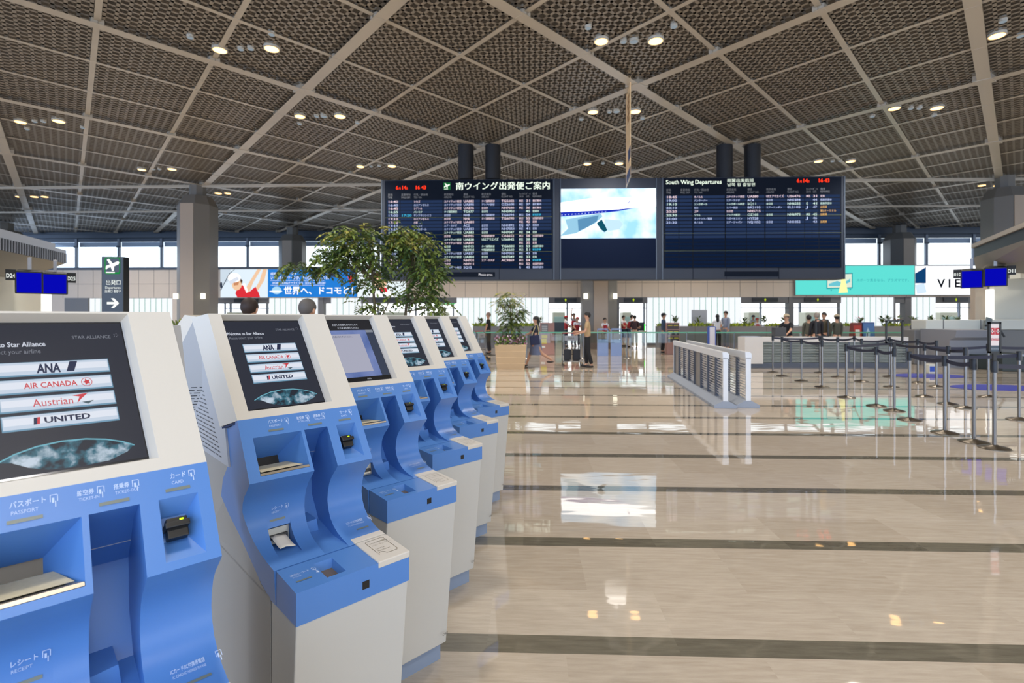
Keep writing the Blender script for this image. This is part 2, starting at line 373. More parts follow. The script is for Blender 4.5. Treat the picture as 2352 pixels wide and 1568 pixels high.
# ------------------------------------------------------------------ columns
colw = mat('column warm panel', (168, 153, 137), .5); colg = mat('column grey panel', (112, 109, 104), .45)
def column(x, y, wd, label, top=CZ - .1, sconce=True, bz=0.0):
    t = thing('column', label, 'column', (x, y, bz), YAW)
    h = wd / 2; c = wd * .28
    prof = [(-h, -h + c), (-h + c, -h), (h - c, -h), (h, -h + c), (h, h - c), (h - c, h), (-h + c, h), (-h, h - c)]
    s = MB(); T0 = 7.35 - bz; s.prism(prof, 0, T0, colg, 'z'); 
    s.box(-h + c + .04, h - c - .04, -h - .03, -h, 0.0, T0, colw); s.build('shaft', t)
    s = MB(); b = [(p[0], p[1], T0) for p in prof]; u = [(p[0] * .72, p[1] * .72, T0 + .5) for p in prof]
    s.mesh(b + u, [(i, (i + 1) % 8, 8 + (i + 1) % 8, 8 + i) for i in range(8)] + [tuple(range(8, 16))], colg)
    s.prism([(p[0] * .42, p[1] * .42) for p in prof], T0 + .5, top - bz, colg, 'z'); s.build('capital', t)
    if sconce:
        for sx in (-1, 1):
            l = MB(); l.box(sx * h * .83 - .1, sx * h * .83 + .1, -h - .02 + c * .3, -h + c * .3 + .1, 2.5, 2.78, emis('sconce glass', (255, 250, 225), 2.2)); l.build('wall_lamp', t, bevel=.02)
    return t
cA = at(438, 26.3); column(cA[0], 26.9, 1.72, 'tall grey column behind the back-to-back kiosks, left of the golfer advertisement')
cB = at(1380, 26.2); column(cB[0], 26.9, 1.8, 'tall column with a pair of lit wall lamps, below the departure board screen')
cC = at(2345, 24.4); column(cC[0], 25.2, 1.7, 'tall dark column cut by the frame edge above the white check-in wall', sconce=False)
cD = at(672, 39.5); column(cD[0], 39.5, 1.8, 'short visible column standing in the window band above the golfer advertisement', sconce=False, bz=4.43)
cE = at(2066, 38.6); column(cE[0], 38.6, 1.9, 'grey column in the window band above the turquoise advertisement', sconce=False, bz=4.43)
cF = at(10, 37.5); column(cF[0], 37.5, 2.4, 'blue-grey column in the window band above the check-in canopy D24', sconce=False, bz=4.43)
# two long strip lamps under the ceiling
for i, (Y, z) in enumerate(((32.6, zat(447, 32.6)), (34.8, zat(466, 34.8)))):
    o = MB(); o.tube([(-45, 0, 0), (45, 0, 0)], .07, emis('linear lamp', (214, 214, 204), .62), 6)
    x, y = bl(0, Y); tag(o.build('linear_ceiling_lamp', loc=(x, y, z), rz=YAW), 'long thin white strip lamp spanning the hall ceiling, ' + ('upper one of two' if i == 0 else 'lower one of two'), 'lamp', 'strip lamps across the ceiling')
# ------------------------------------------------------------------ downlights
def lamp_proto(name, disc, r, cat, ring=(200, 196, 185), es=5):
    t = thing(name, 'round ceiling downlight', cat)
    o = MB(); o.lathe([(r * 1.18, 0), (r * 1.18, .12)], mat('lamp rim', ring, .4), 20); o.build('rim', t)
    o = MB(); o.lathe([(r * .8, -.014), (r, -.002)], emis(name + ' lens', disc, es), 20); o.build('lens', t)
    return t
lp = {'w': lamp_proto('downlight', (255, 196, 120), .16, 'ceiling light'), 'c': lamp_proto('downlight', (255, 248, 214), .17, 'ceiling light'),
      's': lamp_proto('spotlight', (200, 215, 225), .07, 'ceiling light', (96, 96, 100), .45), 'b': lamp_proto('spotlight', (120, 180, 235), .10, 'ceiling light', (110, 130, 150), 1.2)}
CL = [('in the cluster above the near kiosks', [('w', 505, 116), ('c', 624, 113), ('s', 553, 114), ('s', 576, 113), ('s', 437, 87), ('s', 624, 80)]),
      ('in the cluster just above the hanging banner top', [('w', 1381, 96), ('c', 1506, 95), ('s', 1432, 97), ('b', 1456, 96), ('s', 1351, 65), ('s', 1548, 62)]),
      ('in the cluster midway over the golfer advertisement', [('w', 689, 268), ('c', 781, 268), ('s', 727, 268), ('b', 744, 268), ('s', 688, 285), ('s', 821, 283)]),
      ('in the far side cluster over the D24 monitors', [('w', 47, 281), ('c', 135, 279), ('s', 80, 280), ('s', 100, 280), ('s', 62, 297), ('s', 190, 294)]),
      ('in the cluster above the board screen', [('w', 1362, 258), ('c', 1459, 257), ('s', 1400, 258), ('b', 1416, 257), ('s', 1335, 275), ('s', 1476, 273)]),
      ('in the cluster over the end of the English board', [('w', 2054, 250), ('c', 2152, 249), ('s', 2092, 250), ('s', 2112, 249), ('s', 2004, 268), ('s', 2146, 266)]),
      ('in the cluster at the corner over the check-in side', [('w', 2290, 83), ('s', 2344, 84), ('s', 2304, 50)]),
      ('in the small far cluster before the tall grey column', [('w', 326, 390), ('c', 395, 389), ('s', 352, 389), ('s', 366, 389)]),
      ('in the small far cluster next to the Japanese board', [('w', 828, 383), ('c', 900, 382), ('s', 853, 383), ('s', 871, 382)]),
      ('in the small far cluster over the board screen', [('w', 1349, 377), ('c', 1422, 376), ('s', 1385, 376)]),
      ('in the small far cluster beyond the English board', [('w', 1880, 371), ('c', 1954, 371), ('s', 1912, 371), ('s', 1930, 370)]),
      ('in the row by the strip lamps over the D25 monitor', [('w', 44, 452), ('c', 79, 452), ('w', 103, 452)]),
      ('in the row by the strip lamps beside the tall grey column', [('w', 464, 444), ('c', 501, 444), ('w', 523, 444)]),
      ('in the row by the strip lamps before the dark corner column', [('w', 2255, 426), ('c', 2291, 426), ('w', 2319, 425)])]
reg(); used = set()
NM = {'w': 'warm amber downlight', 'c': 'cool white downlight', 's': 'small clear spotlight', 'b': 'small blue-tinted spotlight'}
for place, ls in CL:
    cnt = {}
    for t, px, py in ls:
        Y = (CZ - CAMZ - .06) * FPX / (HOR - py); loc = ((px - 1176) * Y / FPX, Y, CZ - .06)
        cnt[t] = cnt.get(t, 0) + 1; tot = sum(1 for q in ls if q[0] == t)
        o = ['first', 'second', 'third', 'fourth'][cnt[t] - 1] + ' ' if tot > 1 else ''
        lb = o + NM[t] + ' ' + place
        if t in used: c = copy_tree(lp[t], None, lb, loc)
        else: c = lp[t]; c.location = loc; c['label'] = lb; used.add(t)
        c['group'] = 'ceiling downlights'
# ------------------------------------------------------------------ departure board
DY = 20.3; PK = DY / FPX
bf = mat('board frame', (56, 62, 74), .5, var=.03, spec=.3); bdark = mat('board dark glass', (20, 28, 42), .7, spec=.1)
bcell = emis('board matrix blue', (44, 62, 98), .8); bcell2 = emis('board matrix dim', (20, 36, 66), .8)
bx0, bx1, bz0, bz1 = 873, 1930, 642, 409
bd = thing('departure_board', 'huge dark departure board with white Japanese flight rows and a bright airplane screen', 'departure board', (at(1401, DY)[0], DY, 0), YAW)
def bX(px): return (px - 1401.5) * PK
def bZ(py): return zat(py, DY)
T2 = Matrix(((1, 0, 0, 0), (0, 0, -1, 0), (0, 1, 0, 0), (0, 0, 0, 1)))      # 2D (x right, y up) -> x, z plane facing -y
c = MB(); c.box(bX(873), bX(1930), 0, .75, bZ(642), bZ(409), bf); c.build('casing', bd, bevel=.02)
for x in (873, 1273, 1288, 1507, 1521, 1929):
    c = MB(); c.box(bX(x) - .02, bX(x) + .02, -.03, 0, bZ(642), bZ(409), mat('board post', (84, 94, 108), .4)); c.build('frame_bar', bd)
c = MB()
for x in (1004, 1147, 1590, 1665, 1783): c.box(bX(x) - .006, bX(x) + .006, -.012, 0, bZ(642), bZ(612), bdark)
c.build('lower_joint', bd)
def pane_board(x0, x1, yb):
    p = MB(); p.box(bX(x0), bX(x1), -.015, 0, bZ(616), bZ(411), bdark)
    return p
for tbl, (X0, X1) in enumerate(((880, 1270), (1524, 1922))):
    p = pane_board(X0, X1, 0)
    cols = [(887, 914), (918, 944), (948, 1014), (1019, 1060), (1064, 1101), (1106, 1147), (1152, 1188), (1192, 1205), (1208, 1220), (1224, 1266)] if tbl == 0 else \
        [(1529, 1556), (1560, 1587), (1592, 1660), (1665, 1708), (1712, 1749), (1754, 1797), (1801, 1838), (1842, 1855), (1858, 1870), (1874, 1917)]
    for r_ in range(20):
        y = (459.6 if tbl == 0 else 453.8) + r_ * (8.06 if tbl == 0 else 8.29)
        for a, b in cols: p.box(bX(a) - .02, bX(b) + .02, -.02, -.014, bZ(y + 3.0), bZ(y - 3.0), bcell if (r_ < 9 or tbl) and r_ < 12 else bcell2)
    for y in (497, 537, 577): p.box(bX(X0), bX(X1), -.024, -.014, bZ(y) - .006, bZ(y) + .006, mat('olive rule', (96, 104, 60), .5))
    pl_ = (1019, 1137) if tbl == 0 else (1661, 1782)
    p.box(bX(pl_[0]), bX(pl_[1]), -.02, 0, bZ(635), bZ(624), bdark)
    p.build('flip_panel', bd)
tw = [emis('led white', (250, 248, 255), 1.0), emis('led pink white', (255, 228, 235), 1.0), emis('led blue white', (200, 214, 255), 1.0), emis('led green white', (226, 255, 240), 1.0)]
tcy = emis('led cyan', (70, 200, 240), 1.0); tor = emis('led amber', (255, 200, 110), 1.0); tred = emis('led red', (255, 58, 30), 1.4); tgr = mat('grey lettering', (128, 130, 134), .6, emit=(128, 130, 134), es=.35)
tt = emis('title lettering', (236, 250, 232), 1.25)
UA, NH, TG = 'ユナイテッド航空', '全日空', 'タイ国際航空'
rows1 = [('16:40', '', 'シカゴ', UA, 'UA882', TG, 'TG5602', '南区', '31', '最終案内', 1), ('16:40', '', 'ロスアンゼルス', UA, 'UA890', 'アシアナ航空', 'OZ6608', '南区', '37', '最終案内', 2),
 ('16:45', '', 'シアトル', UA, 'UA876', NH, 'NH7030', '南区', '36', '最終案内', 1), ('16:55', '', 'バンコク', TG, 'TG677', NH, 'NH5951', '', '45', '搭乗中', 3),
 ('17:00', '17:20', 'サンフランシスコ', NH, 'NH8', TG, 'TG6094', '南口', '54', '時刻変更', 2), ('17:10', '', 'ロスアンゼルス', NH, 'NH6', TG, 'TG6090', '南口', '52', '出国手続中', 1),
 ('17:10', '', '大阪', UA, 'UA881', '', '', '南区', '42', '定刻', 1), ('17:15', '', 'トロント', 'エア・カナダ', 'AC2', NH, 'NH1892', 'DJ', '47', '搭乗中', 2),
 ('17:15', '', 'シンガポール', UA, 'UA853', NH, 'NH7051', '南区', '41', '定刻', 2), ('17:15', '', 'ソウル', UA, 'UA883', NH, 'NH7047', '南区', '34', '定刻', 3),
 ('17:20', '', '北京', NH, 'NH955', '中国国際航空', 'CA6652', '南口', '58', '出国手続中', 1), ('17:20', '', 'ワシントン', UA, 'UA838', 'USエアウエイズ', 'US6842', '南区', '38', '定刻', 3),
 ('17:25', '', '香港', UA, 'UA899', '', '', '南区', '35', '定刻', 1), ('17:35', '', 'バンコク', NH, 'NH915', TG, 'TG6001', '南口', '53', '出国手続中', 3),
 ('17:40', '19:35', '上海', NH, 'NH921', '中国国際航空', 'CA6660', '南口', '51', '時刻変更', 3), ('17:45', '', 'パリ', UA, 'UA837', NH, 'NH7055', '南区', '43', '定刻', 2),
 ('17:50', '', '台北', UA, 'UA801', NH, 'NH7049', '南区', '33', '定刻', 3), ('17:55', '18:15', 'ホーチミン', NH, 'NH931', 'エア・カナダ', 'AC9869', '南口', '54', '時刻変更', 1),
 ('18:10', '', '台北', NH, 'NH911', '', '', '南口', '52', '出国手続中', 1), ('18:20', '', 'ホノルル', 'シンガポール航空', 'SQ12', '', '', 'G', '45', '搭乗手続中', 2)]
rows2 = [('18:45', '', 'ホノルル', UA, 'UA880', 'USエアウエイズ', 'US6476', '南区', '31', '定刻', 1), ('19:00', '', 'バンクーバー', 'エア・カナダ', 'AC4', NH, 'NH1894', '', '44', '搭乗手続中', 2),
 ('19:10', '', 'シンガポール', 'シンガポール航空', 'SQ11', NH, 'NH6255', 'G', '41', '搭乗手続中', 3), ('20:10', '', '台北', 'エバー航空', 'BR2195', 'エアーニッポン', 'EL2105', 'J', '47', '出発済', 2),
 ('20:20', '', '上海', NH, 'NH5715', '', '', '', '', '第2ターミナル', 1), ('20:30', '', 'ソウル', 'アシアナ航空', 'OZ105', NH, 'NH6975', '南区', '45', '出発済', 3),
 ('21:00', '', 'タシケント／関西', 'ウズベキスタン', 'HY528', '', '', 'J', '46', '', 2), ('21:30', '', 'ホノルル', 'エアージャパン', 'NQ1052', NH, 'NH1052', '', '43', '出発済', 2)]
for tbl, rows in enumerate((rows1, rows2)):
    cx = [887.4, 918.7, 948, 1019, 1064, 1106, 1152, 1192.5, 1208.7, 1223.8] if tbl == 0 else [1529, 1561, 1592, 1665, 1712, 1754, 1801, 1843, 1858, 1874.6]
    for r_, row in enumerate(rows):
        y = (459.6 if tbl == 0 else 453.8) + r_ * (8.06 if tbl == 0 else 8.29); o = MB()
        for q in range(10):
            if not row[q]: continue
            m = tw[row[10]]
            if q == 1 or row[q] == '時刻変更': m = tcy
            if tbl and q == 9 and row[q] in ('出発済', '第2ターミナル'): m = tor
            asc = ord(row[q][0]) < 128
            o.text(row[q], bX(cx[q]), bZ(y + (2.7 if asc else 2.4)), (.128 if asc else .098) , T2, m, .03, bold=.012, fit=(len(row[q]) * 5.15 - .9) * PK * (.97 if asc else 1))
        o.build('flight_row', bd)
    o = MB(); hd = [('定刻', 'TIME'), ('変更時刻', 'WILL DEP.'), ('行先／経由地', 'TO / VIA'), ('航空会社', 'AIRLINE'), ('便名', 'FLIGHT NO.'), ('航空会社', 'AIRLINE'), ('便名', 'FLIGHT NO.'), ('ﾁｪｯｸｲﾝ', 'CHK IN'), ('ｹﾞｰﾄ', 'GATE'), ('備考', 'REMARKS')]
    for q, (a, b) in enumerate(hd):
        dy = 0 if tbl == 0 else -6
        o.text(a, bX(cx[q]), bZ(446 + dy), .10, T2, tgr, .03, sx=.95); o.text(b, bX(cx[q]), bZ(452 + dy), .105, T2, tgr, .03, sx=.8 if q not in (7, 8) else .5)
    for t_, px in (('6月14日', 906 if tbl == 0 else 1822), ('16 43', 951 if tbl == 0 else 1869)):
        if t_[0] == '6':
            y0 = 431 if tbl == 0 else 423
            o.text('6', bX(px), bZ(y0), .2, T2, tred, .03, bold=.03); o.text('月', bX(px + 6.5), bZ(y0), .1, T2, tred, .03, bold=.02)
            o.text('14', bX(px + 13), bZ(y0), .2, T2, tred, .03, bold=.03); o.text('日', bX(px + 23), bZ(y0), .1, T2, tred, .03, bold=.02)
        else: o.text(t_, bX(px), bZ(431 if tbl == 0 else 423), .2, T2, tred, .03, bold=.03)
    if tbl == 0: o.text('Please proc', bX(1099), bZ(632), .12, T2, tw[0], .03, bold=.01)
    o.build('header_lettering', bd)
o = MB()
for q in (-.5, 0, .5):
    for i, ch in enumerate('南ウイング出発便ご案内'): o.text(ch, bX(1045.5 + i * 20.0 + q), bZ(432), .33, T2, tt, .03 + q * .002)
o.text('South Wing Departures', bX(1528), bZ(424.5), .235, T2, tt, .03, bold=.012, fit=126 * PK)
o.text('南翼出发航班', bX(1666), bZ(420.5), .145, T2, tt, .03, fit=60 * PK); o.text('남쪽 윙 출발편', bX(1666), bZ(430), .145, T2, tt, .03, fit=63 * PK)
def plane_icon(o, x, y, s, T, m, off):
    P = [(-.36, .40), (-.22, .46), (.02, .16), (.36, .30), (.46, .22), (.40, .10), (.12, -.04), (.10, -.34), (.0, -.38), (-.10, -.10), (-.30, -.16), (-.36, -.26), (-.44, -.24), (-.42, -.02), (-.16, .08)]
    o.poly([(x + p[0] * s, y + p[1] * s) for p in P], T, m, off); o.rect(x - .42 * s, y - .50 * s, x + .16 * s, y - .42 * s, T, m, off)
gi = emis('icon green', (30, 110, 60), .8); o.rect(bX(1017), bZ(433), bX(1034), bZ(416), T2, gi, .024); plane_icon(o, bX(1025.5), bZ(424.3), .26, T2, tt, .03)
o.build('title_lettering', bd)
def ramp3(name, c1, c2, c3, scale):
    m = grad_emis(name, c1, c3, scale, .95); r_ = [n for n in m.node_tree.nodes if n.type == 'VALTORGB'][0]
    r_.color_ramp.elements[0].position = .46; r_.color_ramp.elements[1].position = .68
    if len(r_.color_ramp.elements) < 3: e = r_.color_ramp.elements.new(.55); e.color = lin(c2)
    return m
# the screen with an airliner
def grad_emis(name, c1, c2, scale, s=1.0):
    if name in MAT: return MAT[name]
    m = bpy.data.materials.new(name); m.use_nodes = True; nt = m.node_tree; nt.nodes.clear()
    e = nt.nodes.new('ShaderNodeEmission'); oo = nt.nodes.new('ShaderNodeOutputMaterial'); n = nt.nodes.new('ShaderNodeTexNoise'); tc = nt.nodes.new('ShaderNodeTexCoord')
    r_ = nt.nodes.new('ShaderNodeValToRGB'); n.inputs['Scale'].default_value = scale; n.inputs['Detail'].default_value = 5
    r_.color_ramp.elements[0].position = .38; r_.color_ramp.elements[0].color = lin(c1); r_.color_ramp.elements[1].position = .62; r_.color_ramp.elements[1].color = lin(c2)
    nt.links.new(tc.outputs['Object'], n.inputs[0]); nt.links.new(n.outputs['Fac'], r_.inputs[0]); nt.links.new(r_.outputs[0], e.inputs[0]); e.inputs[1].default_value = s
    nt.links.new(e.outputs[0], oo.inputs[0]); MAT[name] = m; return m
o = MB(); sc_w = bX(1507) - bX(1288); o.box(bX(1288), bX(1507), -.02, 0, bZ(547), bZ(433), grad_emis('sky picture', (150, 205, 245), (240, 250, 255), .9, 1.4))
def q_(pts, m, off):                              # points in screen fractions (x right, y down)
    o.poly([(bX(1288 + 219 * a), bZ(433 + 114 * b)) for a, b in pts], T2, m, off)
q_([(0, .28), (.3, .2), (.8, .18), (1, .22), (1, .36), (.6, .42), (.3, .46), (0, .48)], emis('fuselage white', (250, 252, 255), 3.0), .024)
q_([(0, .47), (.3, .45), (.6, .42), (.82, .38), (.6, .46), (.3, .52), (0, .56)], emis('livery blue', (35, 55, 190), 1.0), .027)
q_([(.05, .62), (.42, .5), (.44, .56), (.36, .7), (.2, .86), (.16, .9), (0, .95), (.08, .8)], emis('engine pale', (150, 200, 226), 1.1), .028)
q_([(.18, .62), (.40, .54), (.38, .66), (.28, .78), (.19, .86)], emis('engine grey', (96, 150, 190), 1.0), .030)
q_([(.38, .70), (.43, .62), (.46, .72), (.49, .84), (.46, .88), (.42, .82)], emis('pylon teal', (24, 96, 120), .8), .031)
q_([(.46, .62), (.62, .64), (.65, .72), (.62, .82), (.5, .86), (.46, .76)], emis('engine cowl', (190, 222, 240), 1.2), .029)
q_([(.70, .30), (.72, .25), (.73, .25), (.71, .31)], emis('livery blue', (35, 55, 190), 1.0), .028)
for i in range(14): q_([(.01 + i * .035, .52 - i * .0045), (.022 + i * .035, .518 - i * .0045), (.022 + i * .035, .535 - i * .0045), (.01 + i * .035, .537 - i * .0045)], emis('window dots', (190, 205, 250), 1.0), .03)
o.build('airplane_screen', bd)
o = MB(); o.box(bX(1288), bX(1507), -.02, 0, bZ(615), bZ(547.5), mat('black lower screen', (12, 24, 48), .7, spec=.1)); o.build('dark_screen', bd)
for i, (px, yt) in enumerate(((1070, 328), (1132, 328), (1664, 322), (1728, 320))):
    x, y, z = at(px, DY + .3); r_ = .31
    o = MB(); zt = CZ - .12; zb = bZ(409) + .005
    o.lathe([(r_, 0.0), (r_, zt - zb)], mat('black tube', (26, 28, 34), .5), 24)
    tag(o.build('board_hanger', loc=(x, y, zb), smooth=40), 'thick black hanger tube, ' + ['outer one over the Japanese title', 'inner one over the Japanese title', 'inner one over the English title', 'outer one over the English title'][i], 'hanger', 'black hanger tubes of the departure board')
# ------------------------------------------------------------------ hanging banner
bn = thing('hanging_banner', 'narrow golden banner seen edge-on, hanging from the ceiling before the departure board', 'banner', (3.46, 15.0, 4.35), 0)
dv = Vector((( 1438.5 - 1176) / FPX * 16.25 - 3.46, 1.25, 0)); T = frame((0, 0, 0), dv, (0, 0, 1)); T = T
h = 4.95
def fz(py, Y): return zat(py, Y) - 4.35
zt0, zt1, zb0, zb1 = fz(112, 15), fz(150, 16.25), fz(402, 15), fz(432, 16.25)
zt = (zt0 + zt1) / 2; zb = (zb0 + zb1) / 2; L_ = dv.length
o = MB(); gold = mat('banner gold', (244, 208, 158), .6, var=.04, scale=1.5)
nv = Vector((dv.y, -dv.x, 0)).normalized() * .012
def slab(z0, z1, m, a=0.0, b=1.0, t=1.0):
    p0, p1 = dv * a, dv * b
    o.hexa([p0 - nv * t + Vector((0, 0, z0)), p1 - nv * t + Vector((0, 0, z0)), p1 + nv * t + Vector((0, 0, z0)), p0 + nv * t + Vector((0, 0, z0))], [p0 - nv * t + Vector((0, 0, z1)), p1 - nv * t + Vector((0, 0, z1)), p1 + nv * t + Vector((0, 0, z1)), p0 + nv * t + Vector((0, 0, z1))], m)
slab(zb, zt, gold); o.build('cloth', bn)
o = MB(); bb = mat('banner blue', (58, 76, 120), .6); br = mat('banner script', (150, 100, 50), .6)
slab(zt - .25, zt - .02, bb, 0, 1, 1.2); slab(zb + .02, zb + .3, bb, 0, .85, 1.2); slab(zb + .55, zb + .9, bb, 0, .45, 1.2)
for i in range(5): slab(zt - 1.35 - i * .17, zt - 1.23 - i * .17, br, .2, .55 + .1 * (i % 2), 1.2)
o.build('print', bn)
o = MB(); o.tube([dv * -.03 + Vector((0, 0, zt)), dv * 1.03 + Vector((0, 0, zt))], .02, beam_m); o.tube([dv * -.03 + Vector((0, 0, zb)), dv * 1.03 + Vector((0, 0, zb))], .02, beam_m)
for q in (.1, .9): o.tube([dv * q + Vector((0, 0, zt)), dv * q + Vector((0, 0, CZ - 4.35))], .006, beam_m, 5)
o.build('rod', bn)
# ------------------------------------------------------------------ check-in kiosks
TH = math.atan((2380 - 1176) / FPX); UX, UYv = math.sin(TH), math.cos(TH)     # width axis of a kiosk
KRZ = math.atan2(UYv, UX)
cream = mat('kiosk cream', (207, 200, 188), .42, var=.015, scale=300, bump=.02); cream2 = mat('kiosk pedestal', (192, 190, 184), .45, var=.02, scale=400, bump=.03)
blue = mat('kiosk blue', (80, 128, 194), .36, var=.015, scale=300, bump=.02); shellg = mat('kiosk rear grey', (172, 174, 178), .45); shelld = mat('kiosk lower grey', (152, 149, 144), .5)
plin = mat('kiosk plinth', (132, 146, 168), .45); blk = mat('black plastic', (18, 18, 20), .35); gap = mat('shadow gap', (30, 48, 88), .7)
lett = mat('white print', (190, 208, 236), .5); strp = mat('status strip', (112, 120, 112), .35); metal = mat('brushed metal', (176, 166, 150), .3, .7)
PROF = [(.335, 1.238), (.223, 1.071), (.240, 1.052), (.267, 1.026), (.285, 1.000), (.295, .972), (.299, .940), (.292, .912), (.276, .886), (.254, .868), (.228, .855), (.192, .845), (.145, .836)]
BACKP = [(.145, .737), (.181, .737), (.261, .757), (.35, .80), (.43, .85), (.49, .91), (.517, .965), (.48, 1.03), (.43, 1.08), (.49, 1.18), (.47, 1.238)]
SV = Vector((0, .335 - .223, 1.238 - 1.071)).normalized(); LT = math.hypot(.335 - .223, 1.238 - 1.071)
T_low = frame((0, .223, 1.071), (1, 0, 0), SV)   # tilted blue control face: (u, t); its normal points to the user
HVr = Vector((-.030, .20, .325)); HL = HVr.length; HV = HVr.normalized()
T_head = frame((0, .335, 1.238), (1, 0, 0), HV)
T_desk = frame((0, 0, .826), (1, 0, 0), (0, .145, .010))
T_front = frame((0, 0, 0), (1, 0, 0), (0, 0, 1))
def pocket(o, T, x0, y0, x1, y1, d, m, in0=(0, 0, 0, 0), mback=None, mfloor=None):
    a = [(x0, y0), (x1, y0), (x1, y1), (x0, y1)]; b = [(x0 + in0[0], y0 + in0[1]), (x1 - in0[2], y0 + in0[1]), (x1 - in0[2], y1 - in0[3]), (x0 + in0[0], y1 - in0[3])]
    A = [T @ Vector((p[0], p[1], 0)) for p in a]; B = [T @ Vector((p[0], p[1], -d)) for p in b]
    for i in range(4): o.face([A[i], B[i], B[(i + 1) % 4], A[(i + 1) % 4]][::1], mfloor if (i == 0 and mfloor) else m)
    o.face(B, mback or m)
def holed(o, T, X0, Y0, X1, Y1, x0, y0, x1, y1, m):  # face X0..X1 x Y0..Y1 with a hole
    o.rect(X0, Y0, X1, y0, T, m); o.rect(X0, y1, X1, Y1, T, m); o.rect(X0, y0, x0, y1, T, m); o.rect(x1, y0, X1, y1, T, m)
def make_kiosk():
    k = thing('check_in_kiosk', 'check-in kiosk', 'kiosk')
    # pedestal leans back towards the floor
    o = MB(); o.hexa([(0.004, .070, .09), (.342, .070, .09), (.342, .183, .09), (.004, .183, .09)], [(0.001, .003, .737), (.345, .003, .737), (.345, .183, .737), (.001, .183, .737)], cream2)
    o.build('pedestal', k, bevel=.004)
    o = MB(); o.box(.01, .336, .105, .80, 0, .09, plin); o.build('plinth', k)
    o = MB(); o.box(.0, .346, .188, .84, .09, .745, shelld); o.prism([(.188, .737), (.261, .755), (.35, .798), (.43, .848), (.49, .908), (.516, .965), (.48, 1.03), (.435, 1.078), (.84, 1.078), (.84, .737)], -.025, .346, shelld); o.v = [((p[0] * max(0, min(1, (p[2] - .82) / .16)) if p[0] < -.02 else p[0]), p[1], p[2]) for p in o.v]; o.build('rear_cabinet', k)
    o = MB(); Pr = [(.40, 1.085), (.45, 1.235), (.58, 1.53), (.72, 1.53), (.71, 1.42), (.70, 1.30), (.81, 1.20), (.84, 1.10), (.84, 1.085)]
    o.prism(Pr, -.050, .348, shellg)
    for r_ in range(15):
        z = 1.10 + r_ * .0135
        for c_ in range(12):
            y0 = .40 + c_ * .037 + (r_ % 3) * .0123
            if y0 < .43 + (z - 1.085) * 1.15 or y0 + .028 > .715 + (1.30 - z) * .8 or y0 > .80: continue
            for s_, uu in ((-1, -.0505), (1, .3485)): o.face([(uu, y0, z), (uu, y0 + .027, z), (uu, y0 + .027, z + .0042), (uu, y0, z + .0042)][::s_], blk)
    o.build('rear_shell', k)
    # desk
    o = MB(); o.prism([(0, .826), (0, .738), (.140, .738), (.140, .8355)], 0, .346, blue, skip=(3,))
    D = T_desk; dl = math.hypot(.140, .0095)
    holed(o, D, 0, 0, .346, dl, .094, .022, .150, .113, blue); pocket(o, D, .094, .022, .150, .113, .022, blue, (.006, .008, .006, .014), mat('scanner window', (120, 104, 86), .12, .3))
    o.build('desk', k)
    o = MB(); o.rect(.189, .766, .211, .789, T_front, blk, .0008); o.build('sensor_window', k)
    o = MB(); th = .004
    o.hexa([D @ Vector(p) for p in ((.240, -.003, -.016), (.348, -.003, -.016), (.348, .141, -.016), (.240, .141, -.016))], [D @ Vector(p) for p in ((.240, -.003, th), (.348, -.003, th), (.348, .141, th), (.240, .141, th))], cream)
    o.hexa([D @ Vector(p) for p in ((.240, .145, -.01), (.348, .145, -.01), (.348, .177, -.01), (.240, .177, -.008))], [D @ Vector(p) for p in ((.240, .145, th), (.348, .145, th), (.348, .177, th), (.240, .177, th))], cream)
    pad = o.build('card_pad', k, bevel=.003)
    o = MB(); ic = mat('pad print', (128, 118, 92), .5); zz = th + .0006
    def ln(a, b, wd=.0016):
        d = Vector((b[0] - a[0], b[1] - a[1])); n_ = Vector((-d.y, d.x)).normalized() * wd / 2
        o.poly([(a[0] - n_.x, a[1] - n_.y), (b[0] - n_.x, b[1] - n_.y), (b[0] + n_.x, b[1] + n_.y), (a[0] + n_.x, a[1] + n_.y)], D, ic, zz)
    rr = [(.264, .105), (.264, .122), (.269, .127), (.322, .127), (.327, .122), (.327, .036), (.322, .031), (.288, .031)]
    for a, b in zip(rr, rr[1:]): ln(a, b)
    arc = [(.275 + .012 * math.cos(t_ * .45), .034 + .012 * math.sin(t_ * .45)) for t_ in range(0, 8)]
    for a, b in zip(arc, arc[1:]): ln(a, b, .002)
    ln((.264, .105), (.264, .046)); ln((.288, .031), (.287, .034))
    for i, (t_, y_) in enumerate((('ICカード/IC付携帯電話は', .105), ('ここにタッチしてください', .09), ('Touch IC Card', .066), ('/Mobile Phone here', .053))): o.text(t_, .27, y_, .0088 if i < 2 else .0085, D, ic, zz, sx=.62)
    o.build('pad_print', pad)
    # blue body: two curved columns with a deep groove between them
    o = MB(); full = PROF + BACKP; n = len(full)
    o.prism(full, -.044, .028, blue, skip=(0, n - 1), caps=False); o.prism(full, .096, .145, blue, skip=(0, n - 1), caps=False)
    for uu in (-.044, .145): o.face([(uu, p[0], p[1]) for p in full], blue)
    for uu in (.028, .096): o.face([(uu, p[0], p[1]) for p in PROF[7:12] + [(.196, .8462), (.304, .848), (.304, .900), (.289, .903)]], blue)
    notch = PROF[:8] + [(.289, .903), (.304, .900), (.304, .848), (.196, .8462)] + PROF[11:] + BACKP; o.prism(notch, .028, .096, blue, skip=(0, len(notch) - 1), caps=False); o.prism(full, .222, .346, blue, skip=(0, n - 1))
    gb = [(.335, 1.238), (.335 - (LT - .139) * SV.y * 1, 1.238 - (LT - .139) * SV.z), (.36, 1.15), (.43, 1.04), (.42, .93), (.37, .86), (.25, .8365), (.145, .8365), (.145, .75), (.46, .9), (.50, 1.0), (.47, 1.238)]
    o.prism(gb, .145, .222, blue, skip=(11,))
